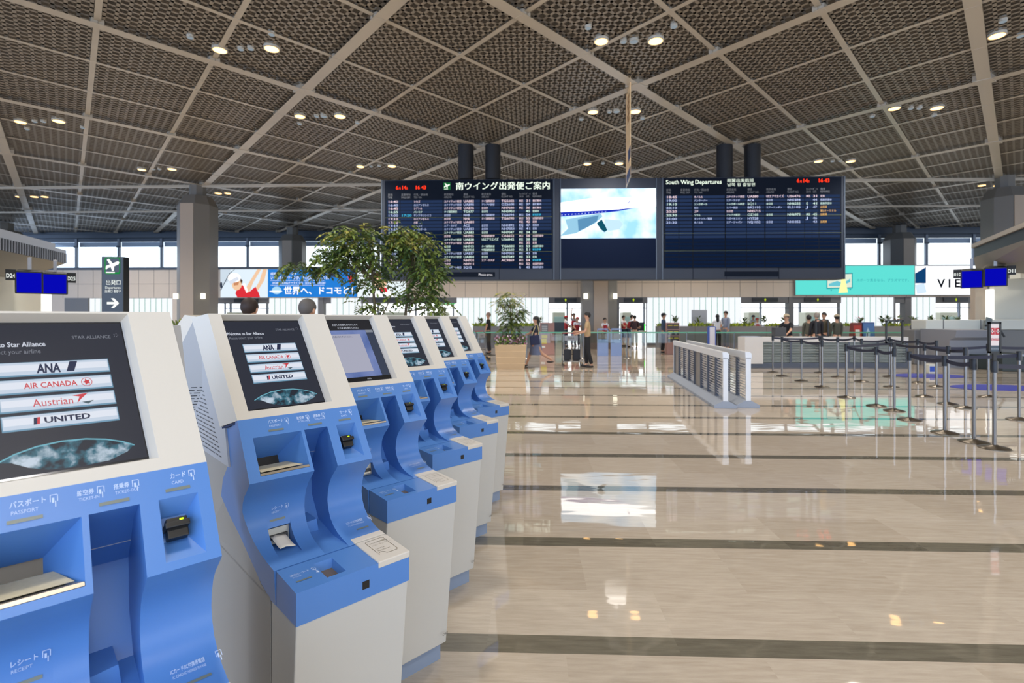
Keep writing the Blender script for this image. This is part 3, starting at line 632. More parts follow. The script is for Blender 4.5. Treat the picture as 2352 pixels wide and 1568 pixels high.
    o.hexa([(.145, .30, .80), (.20, .30, .80), (.20, .45, .80), (.145, .45, .80)], [(.145, .30, .885), (.19, .31, .885), (.19, .45, .885), (.145, .45, .885)], blue)
    holed(o, T_low, -.044, 0, .145, LT, -.011, .016, .135, .138, blue); holed(o, T_low, .222, 0, .346, LT, .253, .016, .321, .139, blue)
    pocket(o, T_low, -.011, .016, .135, .138, .10, blue, (.012, .03, .05, .03), blk)
    pocket(o, T_low, .253, .016, .321, .139, .03, blue, (.0, .045, .02, .03))
    o.v = [((p[0] * max(0, min(1, (p[2] - .82) / .16)) if p[0] < -.03 else p[0]), p[1], p[2]) for p in o.v]
    o.build('body', k, smooth=32)
    o = MB(); T = T_low; f_ = [(-.010, .017, -.002), (.134, .017, -.002), (.098, .070, -.080), (.004, .070, -.080)]
    o.face([T @ Vector(p) for p in f_], metal); o.hexa([T @ Vector(p) for p in ((-.01, .017, 0.0), (.134, .017, 0.0), (.128, .022, -.012), (-.004, .022, -.012))], [T @ Vector(p) for p in ((-.01, .024, .0), (.134, .024, .0), (.128, .029, -.012), (-.004, .029, -.012))], metal)
    pc = mat('instruction print', (206, 194, 160), .5, var=.15, scale=120); o.face([T @ Vector(p) for p in ((-.004, .032, -.012), (.122, .032, -.012), (.098, .073, -.076), (.004, .073, -.076))], pc)
    o.build('passport_reader', k)
    o = MB()
    for (x0, y0, z0, x1, y1, z1) in ((.262, .060, -.03, .298, .100, -.006), (.258, .078, -.03, .300, .090, .006)):
        o.hexa([T @ Vector(p) for p in ((x0, y0, z0), (x1, y0, z0), (x1, y1, z0), (x0, y1, z0))], [T @ Vector(p) for p in ((x0, y0, z1), (x1, y0, z1), (x1, y1, z1), (x0, y1, z1))], blk)
    cr_ = o.build('card_reader', k, bevel=.002)
    o = MB(); o.rect(.2845, .0915, .291, .0955, T, emis('green led', (190, 255, 30), 3), -.0050); o.build('indicator_light', cr_)
    # receipt slot low on the near column
    o = MB(); Ts = frame((0, .262, .850), (1, 0, 0), (0, .17, 1)); hold = mat('slot steel', (168, 166, 158), .3, .4)
    Tsd = frame((0, .255, .838), (1, 0, 0), (0, .12, 1))
    o.hexa([(.030, .292, .850), (.094, .292, .850), (.094, .303, .850), (.030, .303, .850)], [(.030, .297, .897), (.094, .297, .897), (.094, .303, .897), (.030, .303, .897)], hold)
    o.hexa([(.036, .286, .866), (.088, .286, .866), (.088, .296, .866), (.036, .296, .866)], [(.036, .288, .878), (.088, .288, .878), (.088, .297, .878), (.036, .297, .878)], blk)
    o.hexa([(.036, .280, .860), (.088, .280, .860), (.088, .296, .860), (.036, .296, .860)], [(.036, .284, .866), (.088, .284, .866), (.088, .296, .866), (.036, .296, .866)], hold)
    o.build('receipt_slot', k)
    # head
    o = MB(); holed(o, T_head, -.044, 0, .346, HL, -.006, .026, .264, .378, cream); pocket(o, T_head, -.006, .026, .264, .378, .026, cream, (.0, .010, .012, .007), blk)
    A0, A1, B0, B1 = (-.044, .335, 1.238), (.346, .335, 1.238), (-.074, .535, 1.563), (.316, .535, 1.563)
    a0, a1, b0, b1 = (-.066, .430, 1.208), (.360, .430, 1.208), (-.100, .625, 1.548), (.335, .625, 1.548)
    for f_ in ((A0, B0, b0, a0), (A1, a1, b1, B1), (B0, B1, b1, b0), (A0, a0, a1, A1), (a0, b0, b1, a1)): o.face(f_[::-1], cream if f_[0] != A0 or f_[1] != B0 else cream)
    hd = o.build('head', k)
    o = MB(); o.hexa([(-.041, .341, 1.228), (.343, .341, 1.228), (.355, .428, 1.202), (-.061, .428, 1.202)], [(-.041, .341, 1.2365), (.343, .341, 1.2365), (.355, .428, 1.207), (-.061, .428, 1.207)], gap); o.build('shadow_gap', k)
    # lettering and status strips
    o = MB(); z_ = .0007
    def lab(jp, en, u, t, ic_=True, s=.0135, T=T_low, sx=.72):
        o.text(jp, u, t, s, T, lett, z_, bold=.015, sx=sx); o.text(en, u + .002, t - s * .95, s * .72, T, lett, z_, sx=sx * 1.1)
        if ic_:
            x = u + len(jp) * s * sx * .98 + .005
            for a in ((x, t + .010, x + .010, t + .0112), (x, t - .002, x + .0012, t + .010), (x + .010, t - .002, x + .0112, t + .010), (x + .003, t - .004, x + .006, t + .005), (x + .007, t - .012, x + .0085, t - .001)): o.rect(*a, T, lett, z_)
    lab('パスポート', 'PASSPORT', .040, .178); lab('航空券', 'TICKET-IN', .130, .178, s=.0115); lab('搭乗券', 'TICKET-OUT', .184, .178, s=.0115); lab('カード', 'CARD', .276, .178)
    Tb = frame((0, .2995, .925), (1, 0, 0), (0, -.004, 1)); Tm = frame((0, .300, .925), (1, 0, 0), (0, -.004, 1))
    Tr = frame((0, .2966, .94), (1, 0, 0), (0, -.08, 1)); lab('レシート', 'RECEIPT', .040, .016, T=frame((0, .2985, .94), (1, 0, 0), (0, -.005, .032)), s=.013)
    Tc = frame((0, .228, .8552), (1, 0, 0), (0, .026, .0132)); lab('ICカード/IC付携帯電話', 'IC CARD/IC MOBILE PHONE', .262, .016, T=Tc, s=.0115, sx=.5)
    lab('2次元バーコード', '2D CODE', .018, .085, T=D, s=.0115, sx=.62)
    o.poly([(.082, .066), (.090, .074), (.090, .060)], D, lett, z_); o.text('OKI', .305, .14, .017, frame((0, .0635, 0), (1, 0, 0), (0, -.067, .647)), mat('dark print', (110, 106, 100), .5), .001, bold=.02)
    o.build('lettering', k)
    for (u0, u1, t0, TT) in ((.037, .083, .150, T_low), (.161, .207, .150, T_low), (.266, .309, .151, T_low), (.036, .082, .008, frame((0, .292, .912), (1, 0, 0), (0, .007, .028))), (.020, .064, .049, D), (.281, .324, .016, frame((0, .192, .8452), (1, 0, 0), (0, .036, .0102)))):
        o = MB(); o.rect(u0, t0, u1, t0 + .0065, TT, strp, .0009); o.build('status_strip', k)
    return k, hd
kio, head0 = make_kiosk()
def screen(kind, hd):
    s = MB(); g = .0008; D0 = -.025; W0, W1, H0, H1 = -.008, .250, .040, .366
    s.rect(-.005, H0, W1, H1, T_head, emis('screen %s' % kind, (48, 51, 62) if kind == 'star' else (58, 66, 84), 1.0 if kind == 'star' else 1.0), D0 + g * .5)
    s.rect(-.005, H0 - .004, W1 + .012, H1 + .004, T_head, mat('screen rim', (26, 27, 32), .12), D0 + g * .2)
    def P(a, b): return (W0 + (W1 - W0) * a, H0 + (H1 - H0) * (1 - b))
    def rc(a0, b0, a1, b1, m, k_): s.rect(P(a0, b1)[0], P(a0, b1)[1], P(a1, b0)[0], P(a1, b0)[1], T_head, m, D0 + g * k_)
    def tx(t_, a, b, sz, m, k_, **kw): s.text(t_, P(a, b)[0], P(a, b)[1], sz, T_head, m, D0 + g * k_, **kw)
    if kind == 'star':
        wt = emis('screen text', (222, 226, 236), .95); gy = emis('screen text dim', (150, 154, 164), .8)
        tx('Welcome to Star Alliance', .035, .165, .0155, wt, 2, bold=.02, fit=.118); tx('Please select your airline', .055, .215, .0145, gy, 2, fit=.104)
        tx('STAR ALLIANCE', .66, .118, .0115, gy, 2, fit=.066)
        for q in range(5):
            a = q * 1.2566; s.poly([P(.955 + .020 * math.cos(a + d_) * r_, .095 + .017 * math.sin(a + d_) * r_) for d_, r_ in ((0, 1.0), (.35, .55), (-.35, .55))], T_head, gy, D0 + g * 2)
        b1 = emis('button pale', (206, 218, 232), .98); b2 = emis('button light', (232, 236, 244), 1.0); b3 = emis('button edge', (120, 164, 190), .9)
        navy = emis('logo navy', (44, 52, 82), .9); red = emis('logo red', (214, 70, 78), .95)
        for i in range(4):
            y0 = .275 + i * .118; x0, x1 = .19, .87
            rc(x0, y0, x1, y0 + .098, b3, 1); rc(x0 + .006, y0 + .004, x1 - .006, y0 + .088, b1, 2); rc(x0 + .012, y0 + .020, x1 - .012, y0 + .064, b2, 3)
            if i == 0:
                tx('ANA', .42, y0 + .083, .028, navy, 5, bold=.04, fit=.036, slant=.06)
                s.poly([P(.592, y0 + .083), P(.640, y0 + .083), P(.668, y0 + .012), P(.620, y0 + .012)], T_head, navy, D0 + g * 5)
            if i == 1:
                tx('AIR CANADA', .335, y0 + .068, .0175, red, 5, bold=.015, fit=.080)
                s.poly([P(.705 + .026 * math.cos(q * .628) * (1 if q % 2 else .5), y0 + .048 + .024 * math.sin(q * .628) * (1 if q % 2 else .5)) for q in range(10)], T_head, red, D0 + g * 5)
                for q in range(12):
                    a = q * .5236; s.poly([P(.705 + .036 * r_ * math.cos(a + d_), .0 + y0 + .048 + .031 * r_ * math.sin(a + d_)) for r_, d_ in ((.88, 0), (1, 0), (1, .5236), (.88, .5236))], T_head, red, D0 + g * 5)
            if i == 2:
                tx('Austrian', .37, y0 + .074, .023, red, 5, fit=.060)
                s.poly([P(.60, y0 + .02), P(.70, y0 + .008), P(.655, y0 + .045), P(.625, y0 + .075), P(.645, y0 + .030)], T_head, red, D0 + g * 5); s.poly([P(.655, y0 + .068), P(.73, y0 + .062), P(.69, y0 + .085)], T_head, emis('logo teal', (90, 110, 118), .8), D0 + g * 5)
            if i == 3:
                tx('UNITED', .42, y0 + .066, .0165, navy, 5, bold=.035, fit=.070)
                s.poly([P(.36, y0 + .070), P(.378, y0 + .070), P(.385, y0 + .026), P(.365, y0 + .026)], T_head, navy, D0 + g * 5); s.poly([P(.378, y0 + .070), P(.395, y0 + .070), P(.401, y0 + .026), P(.385, y0 + .026)], T_head, red, D0 + g * 6)
        up = [(.14, .905), (.24, .862), (.36, .832), (.50, .818), (.64, .822), (.76, .842), (.86, .872), (.93, .905)]
        lo = [(.88, .945), (.76, .985), (.58, .995), (.40, .985), (.30, .955), (.22, .915)]
        s.poly([P(*q) for q in up + lo], T_head, ramp3('earth', (40, 46, 58), (58, 112, 130), (206, 220, 232), 30), D0 + g * 2)
        s.poly([P(*q) for q in up] + [P(a, b + .009) for a, b in up[::-1]], T_head, emis('earth rim', (120, 190, 206), .9), D0 + g * 3)
    else:
        wt = emis('screen text', (222, 226, 236), .95)
        rc(0, 0, 1, .17, emis('message header', (42, 42, 46), 1), 1); tx('お近くの係員をお呼びになり', .22, .095, .0140, wt, 2, sx=.72); tx('そのままお待ちください', .30, .150, .0140, wt, 2, sx=.72)
        rc(0, .17, .84, .94, grad_emis('message sky', (96, 118, 176), (130, 146, 196), 9, .9), 1); rc(-.0, .24, .70, .86, emis('message window', (176, 176, 192), .98), 2); tx('お近くの係員におたずねください。', .03, .295, .0120, emis('message ink', (60, 60, 80), .8), 3, sx=.7)
        rc(.84, .17, .99, .215, emis('message tab', (150, 156, 166), .8), 2); rc(0, .94, 1, 1.0, emis('message foot', (24, 24, 26), 1), 1); tx('DELL', .52, .985, .0095, wt, 2)
    return s
reg()
DIR = Vector(((1300 - 1176) / FPX, 1.0)).normalized() * .684
SPC = Vector((.0735, .680))
def kpos(i):                                     # i=0: the second kiosk
    u0, n0 = .5385, -1.3577
    b = Vector((UX * u0 + UYv * n0 * 1, 0)); X = u0 * UX + n0 * math.cos(TH); Y = u0 * UYv - n0 * math.sin(TH)
    return (X + SPC.x * i, Y + SPC.y * i, 0)
ORD = ['nearest', 'second nearest', 'third nearest', 'fourth nearest', 'fifth nearest', 'farthest']
KL = ['check-in kiosk nearest the camera, cut by the frame edge, its airline screen largest', 'second check-in kiosk from the camera, with a white paper receipt in its slot',
      'third check-in kiosk, white and blue, its screen showing a pale message window', 'fourth check-in kiosk of the row, behind the one with the pale message window',
      'fifth check-in kiosk of the row, white and blue, next to last before the floor opens', 'sixth and farthest check-in kiosk of the row, white and blue, beside the beige planter']
ks = []
for i in range(6):
    k = kio if i == 0 else copy_tree(kio, None, KL[i])
    k.location = kpos(i - 1) if i else Vector(kpos(-1)) + Vector((-.035, -.035, 0)); k.rotation_euler = (0, 0, KRZ); k['label'] = KL[i]; k['group'] = 'check-in kiosks in a row'; ks.append(k)
    hd_ = [c for c in COL.objects if c.parent == k and c.name.startswith('head')][0]
sm = screen('star', None); mm = screen('message', None); first = None; first_mesh = {}
for i, k in enumerate(ks):
    kd = 'message' if i == 2 else 'star'
    if kd not in first_mesh: o = (mm if kd == 'message' else sm).build('screen', k); first_mesh[kd] = o.data
    else: o = bpy.data.objects.new('screen', first_mesh[kd]); COL.objects.link(o); o.parent = k
    g = MB(); g.rect(-.005, .032, .256, .366, T_head, glassy('screen cover', (246, 248, 252), .02, .35), -.019)
    if 'cv' not in first_mesh: q = g.build('screen_cover', k); first_mesh['cv'] = q.data
    else: q = bpy.data.objects.new('screen_cover', first_mesh['cv']); COL.objects.link(q); q.parent = k
# the kiosk standing back to back with the second one
k7 = copy_tree(kio, None, 'check-in kiosk facing the other way behind the second kiosk, only its pale side visible')
p = Vector(kpos(0)); ax = Vector((UX, UYv, 0)); bk = Vector((-math.cos(TH), math.sin(TH), 0))
k7.location = (-2.20, 2.68, 0); k7.rotation_euler = (0, 0, R(-75)); k7['group'] = 'check-in kiosks in a row'
s7 = bpy.data.objects.new('screen', first_mesh['star']); COL.objects.link(s7); s7.parent = k7
# receipt curling out of the second kiosk
o = MB(); pm = mat('receipt paper', (236, 226, 208), .7)
pts = [(.292, .872), (.276, .868), (.258, .861), (.240, .855), (.226, .853)]; vs = []
for q, (y, z) in enumerate(pts):
    for u in (.036, .052, .068, .080): vs.append((u + q * .002, y + .003 * math.sin(u * 90 + q), z + .002 * math.cos(u * 120) + .004))
o.mesh(vs, [(a * 4 + b, a * 4 + b + 1, a * 4 + b + 5, a * 4 + b + 4) for a in range(4) for b in range(3)], pm)
r_ = o.build('paper_receipt', smooth=60); r_.location = kpos(0); r_.rotation_euler = (0, 0, KRZ); md = r_.modifiers.new('s', 'SOLIDIFY'); md.thickness = .0004
tag(r_, 'crumpled white paper receipt sticking out of the second kiosk', 'receipt')
# ------------------------------------------------------------------ advertisements on the wall
TW = Matrix(((1, 0, 0, 0), (0, 0, -1, 0), (0, 1, 0, 0), (0, 0, 0, 1)))
def wall_ad(name, label, px0, px1, pt, pb, basem, draw, extra=.18):
    x0, x1 = wx(px0), wx(px1); zt_, zb_ = wz(pt, (px0 + px1) / 2), wz(pb, (px0 + px1) / 2)
    c = bl((x0 + x1) / 2, BY - .02 - extra); t = thing(name, label, 'advertisement', (c[0], c[1], zb_), YAW)
    W_, H_2 = (x1 - x0), zt_ - zb_
    o = MB(); o.box(-W_ / 2 + .01, W_ / 2 - .01, 0.01, extra, -.04, H_2 + .04, mat('light box edge', (150, 154, 160), .4)); o.build('light_box', t)
    o = MB(); o.box(-W_ / 2 + .01, W_ / 2 - .01, -.01, .01, 0, H_2, basem); o.build('lit_face', t)
    draw(t, lambda a, b: (-W_ / 2 + W_ * a, H_2 * (1 - b)), W_, H_2); return t
def ell(P, ca, cb, ra, rb, n=20, a0=0, a1=360): return [P(ca + ra * math.cos(R(a0 + (a1 - a0) * i / n)), cb + rb * math.sin(R(a0 + (a1 - a0) * i / n))) for i in range(n + (0 if a1 - a0 == 360 else 1))]
skin_e = emis('printed skin', (236, 196, 160), 1.1); skin_e2 = emis('printed skin shade', (206, 140, 100), 1.0); red_e = emis('printed red', (220, 50, 60), 1.05); wht_e = emis('printed white', (252, 252, 252), 1.25)
def golf(t, P, W_, H_2):
    o = MB(); Q = lambda pts, m, z: o.poly(pts, TW, m, z)
    Q([P(0, 0), P(.22, 0), P(.17, .42), P(0, .6)], emis('printed pale grey', (200, 214, 226), 1.1), .012)
    Q([P(.0, .74), P(.19, .14), P(.30, .0), P(.31, .0), P(.20, .16), P(.012, .76)], emis('golf club dark', (50, 60, 80), .9), .013); Q(ell(P, .02, .56, .025, .11), emis('golf club dark', (50, 60, 80), .9), .014)
    Q([P(.78, 0), P(.86, 0), P(.70, .45), P(.60, .86), P(.52, .78), P(.56, .60)], skin_e, .014); Q([P(.90, 0), P(.985, 0), P(.93, .38), P(.80, .74), P(.74, .68), P(.83, .4)], skin_e, .015)
    Q([P(.32, .86), P(.38, .60), P(.50, .56), P(.60, .82), P(.74, .62), P(.80, .80), P(.84, 1), P(.36, 1)], red_e, .016); Q([P(.47, .52), P(.52, .50), P(.59, .80), P(.55, .84)], wht_e, .017)
    Q(ell(P, .35, .55, .10, .20), skin_e, .018); Q([P(.28, .48), P(.40, .44), P(.38, .56), P(.29, .58)], skin_e2, .019); Q([P(.43, .33), P(.47, .40), P(.46, .52), P(.42, .46)], emis('printed hair', (84, 60, 44), .9), .018)
    Q(ell(P, .295, .30, .135, .17, 20), wht_e, .020); Q([P(.18, .42), P(.22, .55), P(.40, .36), P(.36, .26)], emis('cap shade', (214, 220, 232), 1.1), .021)
    o.build('golfer_picture', t)
wall_ad('advertisement_sign', 'lit advertisement of a golfer in white cap and red shirt swinging a club', 511, 619.5, 619, 683, emis('ad pale sky', (216, 230, 240), 1.15), golf)
def blue_ad(t, P, W_, H_2):
    o = MB(); wt = wht_e
    a = P(.03, .26); o.text('話題の、ケータイ', P(.03, .20)[0], P(0, .20)[1], H_2 * .11, TW, wt, .014, fit=W_ * .30)
    o.text('いつものペンケースが、その国の電話になる。', P(.03, .36)[0], P(0, .36)[1], H_2 * .15, TW, wt, .014, fit=W_ * .66)
    o.text('WORLD WINGケータイ なら  当日レンタルもOK!', P(.05, .53)[0], P(0, .53)[1], H_2 * .11, TW, wt, .014, fit=W_ * .60)
    for b in (.40, .57): o.poly([P(.03, b), P(.64, b), P(.64, b + .008), P(.03, b + .008)], TW, wt, .013)
    o.text('世界へ、ドコモと！', P(.18, .88)[0], P(0, .88)[1], H_2 * .30, TW, wt, .014, bold=.02, fit=W_ * .78)
    o.poly(ell(P, .10, .76, .055, .14), TW, emis('printed globe', (170, 214, 240), 1.1), .013); o.poly(ell(P, .09, .80, .075, .03), TW, wt, .014)
    o.poly([P(.90, .25), P(.96, .2), P(.97, .45), P(.92, .5)], TW, red_e, .013)
    o.build('printed_text', t)
wall_ad('advertisement_sign', 'lit blue advertisement with large white Japanese slogan, partly behind the big tree', 619.5, 822, 619, 682, emis('ad blue', (38, 126, 214), 1.05), blue_ad)
def third(t, P, W_, H_2):
    o = MB(); Q = lambda pts, m, z: o.poly(pts, TW, m, z)
    Q(ell(P, .48, .44, .13, .30), skin_e, .014); Q([P(.30, .5), P(.28, .22), P(.40, .08), P(.62, .10), P(.70, .3), P(.62, .34), P(.42, .30)], emis('printed hair', (84, 60, 44), .9), .015); Q([P(.46, .68), P(.60, .66), P(.62, .82), P(.5, .84)], red_e, .016)
    Q([P(.24, 1), P(.34, .78), P(.68, .78), P(.80, 1)], wht_e, .013); o.build('portrait_picture', t)
wall_ad('advertisement_sign', 'lit white advertisement with a face, mostly hidden behind the big tree', 823, 935, 619, 682, emis('ad white', (226, 236, 240), 1.15), third)
def aqua(t, P, W_, H_2):
    o = MB(); Q = lambda pts, m, z: o.poly(pts, TW, m, z); tl = emis('printed teal', (40, 160, 170), .9)
    Q([P(.26, .27), P(.48, .24), P(.48, .78), P(.26, .80)], tl, .012); Q([P(.268, .31), P(.472, .28), P(.472, .74), P(.268, .76)], emis('printed pale screen', (220, 232, 214), 1.05), .013)
    Q([P(.28, .62), P(.35, .52), P(.40, .60), P(.46, .44), P(.46, .56), P(.38, .70), P(.28, .70)], emis('printed wave', (110, 200, 214), 1.0), .014)
    Q([P(.36, .94), P(.38, .60), P(.39, .30), P(.385, .20), P(.40, .18), P(.415, .24), P(.41, .34), P(.425, .60), P(.44, .92)], emis('printed yellow dress', (250, 250, 170), 1.1), .015)
    Q([P(.29, .82), P(.31, .82), P(.30, .87)], tl, .013); Q([P(.45, .80), P(.47, .80), P(.46, .85)], tl, .013)
    o.text('スポーツ見るなら、プラズマです。', P(.51, .54)[0], P(0, .54)[1], H_2 * .105, TW, tl, .014, fit=W_ * .44); o.build('printed_text', t)
wall_ad('advertisement_sign', 'long lit turquoise advertisement with a yellow dressed figure and a screen', 1823, 2094.5, 611, 677, emis('ad turquoise', (96, 222, 212), 1.05), aqua)
def vie(t, P, W_, H_2):
    o = MB(); Q = lambda pts, m, z: o.poly(pts, TW, m, z); bk_ = emis('printed black', (30, 32, 40), .8)
    Q([P(0, .26), P(.12, .04), P(.12, .60), P(.0, .60)], emis('printed deep blue', (20, 70, 120), .9), .013); Q([P(.0, .66), P(.10, .60), P(.13, .92), P(.02, .98)], emis('printed cool white', (200, 220, 246), 1.2), .014)
    o.text('V I E R A', P(.25, .74)[0], P(0, .74)[1], H_2 * .40, TW, bk_, .014, bold=.03, fit=W_ * .50); o.build('printed_text', t)
wall_ad('advertisement_sign', 'lit white advertisement with large black capital letters beginning VIER', 2095.5, 2300, 611, 677, emis('ad bright white', (250, 252, 255), 1.3), vie)
# ------------------------------------------------------------------ departures sign
sx_, sy_ = (258 - 1176) * 9.0 / FPX, 9.0
t = thing('departures_sign', 'tall black sign post with green airplane square, Departures text and white arrow', 'sign', (sx_, sy_, 0), R(3))
o = MB(); o.box(-.185, .185, 0, .16, 0, zat(589, 9.0), mat('sign black gloss', (24, 26, 28), .25)); o.build('post', t, bevel=.01)
def sp(px, py): return ((px - 258.5) * 9.0 / FPX, zat(py, 9.0))
o = MB(); ge = emis('sign green', (20, 150, 66), .9); wt = emis('sign white', (250, 255, 250), 1.2); bke = mat('sign black gloss', (24, 26, 28), .25)
def rr_(o, x0, y0, x1, y1, r_, m, z):
    pts = []
    for cx_, cy_, a in ((x1 - r_, y0 + r_, -90), (x1 - r_, y1 - r_, 0), (x0 + r_, y1 - r_, 90), (x0 + r_, y0 + r_, 180)):
        pts += [(cx_ + r_ * math.cos(R(a + i * 18)), cy_ + r_ * math.sin(R(a + i * 18))) for i in range(6)]
    o.poly(pts, TW, m, z)
a, b = sp(242, 629), sp(276, 591); rr_(o, a[0], a[1], b[0], b[1], .03, ge, .003); rr_(o, a[0] + .015, a[1] + .03, b[0] - .015, b[1] - .015, .02, bke, .004)
plane_icon(o, sp(259, 610)[0], sp(259, 610)[1], .26, TW, wt, .006); o.build('airplane_symbol', t)
o = MB(); o.text('出発口', sp(244, 653)[0], sp(0, 653)[1], .095, TW, wt, .004, fit=.25); o.text('Departures', sp(243, 663)[0], sp(0, 663)[1], .06, TW, wt, .004, fit=.26)
o.text('出発口 출발구', sp(242, 671)[0], sp(0, 671)[1], .05, TW, wt, .004, fit=.27); o.build('lettering', t)
o = MB(); cx_, cz_ = sp(260, 696); o.poly([(cx_ + p[0], cz_ + p[1]) for p in ((-.10, -.02), (.03, -.02), (-.03, -.085), (.02, -.085), (.105, 0), (.02, .085), (-.03, .085), (.03, .02), (-.10, .02))], TW, wt, .004); o.build('arrow', t)
# ------------------------------------------------------------------ check-in islands on both sides
cw = mat('island cream wall', (222, 220, 206), .5); cg = mat('island grey', (128, 126, 124), .45); cdk = mat('island dark slats', (34, 38, 44), .5); csil = mat('island silver edge', (170, 174, 184), .35, .3)
soff = mat('island soffit', (140, 134, 122), .5); tube_e = emis('glow pillar', (255, 255, 248), 1.4); scr_b = emis('monitor blue', (8, 10, 190), .9); chr_e = emis('desk number', (240, 245, 240), 1.0)
def monitor(x, y, zc, rz, txt, side, label):
    t = thing('desk_monitor', label, 'monitor', (x, y, zc), rz, 'blue check-in desk monitors'); t.rotation_euler = (R(10), 0, rz)
    o = MB(); o.hexa([(-.24, 0, -.26), (.24, 0, -.26), (.20, .38, -.12), (-.20, .38, -.12)], [(-.24, 0, .26), (.24, 0, .26), (.20, .38, .26), (-.20, .38, .26)], mat('monitor black', (30, 32, 32), .5)); o.build('housing', t, bevel=.02)
    o = MB(); o.rect(-.205, -.225, .205, .225, TW, scr_b, .004); o.build('blue_screen', t)
    o = MB(); o.box(-.03, .03, .15, .3, .28, .55, csil); o.build('bracket', t)
    o = MB(); o.box(side * .215 + (0 if side > 0 else -.17), side * .215 + (.17 if side > 0 else 0), .02, .08, .04, .28, mat('monitor black', (30, 32, 32), .5)); np_ = o.build('number_plate', t)
    o = MB(); o.text(txt, side * .215 + (.01 if side > 0 else -.16), .10, .13, TW, chr_e, -.012, bold=.02, fit=.15); o.build('desk_number', np_)
def island(name, label, ex, ey, sgn_):            # origin at the far end of the canopy edge; +y towards the camera side along the edge
    ang = math.atan2(-.94, .34); t = thing(name, label, 'check-in counter', (ex, ey, 0), ang + math.pi / 2)
    return t, ang + math.pi / 2
# local axes: -y runs towards the camera along the edge, x>0 is the hall side for the left island
def canopy(t, s_, L0, L1, dz=0.0, z_f=3.02):
    o = MB(); w_ = 3.2 * -s_
    xs = sorted((0.0, w_)); o.box(xs[0], xs[1], L0, L1, z_f + .27 + dz, z_f + .36 + dz, csil); o.box(min(.0, -s_ * .5), max(0, -s_ * .5), L0 + .3, L1 - .6, z_f + .36 + dz, z_f + .46 + dz, csil); o.build('canopy_top', t)
    o = MB(); o.box(xs[0] + .01, xs[1] - .01, L0 + .01, L1 - .01, z_f + dz, z_f + .27 + dz, cdk)
    yy = L0
    while yy < L1: o.box(*( (s_ * .0 - .0 if s_ > 0 else -.02), (.02 if s_ > 0 else 0.0)), yy, yy + .018, z_f + dz, z_f + .27 + dz, csil); yy += .11
    xx = xs[0]
    while xx < xs[1]: o.box(xx, xx + .018, L1 - .005, L1 + .01, z_f + dz, z_f + .27 + dz, csil); xx += .11
    o.build('slatted_fascia', t)
    o = MB(); o.hexa([(-s_ * .7, L0, z_f - .42 + dz), (-s_ * .7, L1 - .3, z_f - .42 + dz), (w_, L1 - .3, z_f - .42 + dz), (w_, L0, z_f - .42 + dz)], [(-s_ * .02, L0, z_f + dz), (-s_ * .02, L1, z_f + dz), (w_, L1, z_f + dz), (w_, L0, z_f + dz)], soff); o.build('soffit', t)
tL, aL = island('check_in_island', 'check-in island with slatted canopy and cream wall, beneath the D24 and D25 monitors', -12.15, 14.0, 1)
canopy(tL, 1, -7.0, 0.0)
o = MB(); o.box(-1.4, -1.2, -7, 1.6, 0, 2.62, cw); o.box(-1.4, -.9, -7, -1.2, 2.15, 2.2, tube_e); o.box(-1.18, -1.14, -3.0, -2.7, 0, 2.0, cg); o.build('back_wall', tL)
o = MB(); o.box(-.62, -.44, .15, .33, 0, 2.35, tube_e); o.build('glow_pillar', tL, bevel=.03)
o = MB(); o.box(-1.2, .7, -7, .5, 0, 1.05, cg); o.build('counter_desk', tL, bevel=.02)
for px, txt, sd, lb in ((67, 'D24', -1, 'blue desk monitor numbered D24 under the check-in canopy'), (126, 'D25', 1, 'blue desk monitor numbered D25 under the check-in canopy')):
    Y = 11.6 if sd < 0 else 12.3; monitor((px - 1176) * Y / FPX, Y, zat(649 if sd < 0 else 652, Y), R(40), txt, sd, lb)
# far side island
t = thing('check_in_island', 'white and grey check-in counter island with slatted canopy at the hall side under monitor D11', 'check-in counter', (13.0, 14.6, 0), 0)
def ip(px, Y): return (px - 1176) * Y / FPX - 13.0
def iz(py, Y): return zat(py, Y)
o = MB(); o.hexa([(ip(2100, 17.6), 3.0, .0), (ip(2270, 17.6), 3.0, 0), (8, 3.0, 0), (8, 3.4, 0)][:0] or [(ip(2090, 17.2), 2.4, 0), (8.5, 2.4, 0), (8.5, 2.9, 0), (ip(2090, 17.2), 2.9, 0)], [(ip(2090, 17.2), 2.4, iz(757, 17)), (8.5, 2.4, iz(757, 17)), (8.5, 2.9, iz(757, 17)), (ip(2090, 17.2), 2.9, iz(757, 17))], mat('counter front grey', (122, 120, 118), .45)); o.build('counter_front', t, bevel=.02)
o = MB(); o.box(ip(2122, 17), 8.5, 2.3, 2.95, iz(757, 17), iz(734, 17), cw); o.build('counter_top', t, bevel=.02)
for q in (2160, 2245): 
    o = MB(); o.box(ip(q, 17), ip(q, 17) + .02, 2.28, 2.3, iz(757, 17), iz(734, 17), cg); o.build('panel_joint', t)
o = MB(); yd = 1.3   # curved agent desk
Y1 = 15.6
prf = [(1.0, iz(758, Y1)), (1.05, iz(775, Y1)), (1.25, .85), (1.3, .0), (2.38, 0), (2.38, iz(757, Y1))]
o.prism([(p[0], p[1]) for p in prf], ip(2197, Y1), ip(2290, Y1), mat('desk silver grey', (142, 142, 146), .4)); o.build('agent_desk', t, smooth=40)
o = MB(); o.box(ip(2245, Y1), ip(2360, Y1) + .5, .2, 2.3, 0.0, .42, mat('conveyor dark', (58, 66, 64), .5)); o.box(ip(2245, Y1), ip(2360, Y1) + .5, .18, .24, .42, .5, csil); o.build('baggage_conveyor', t, bevel=.02)
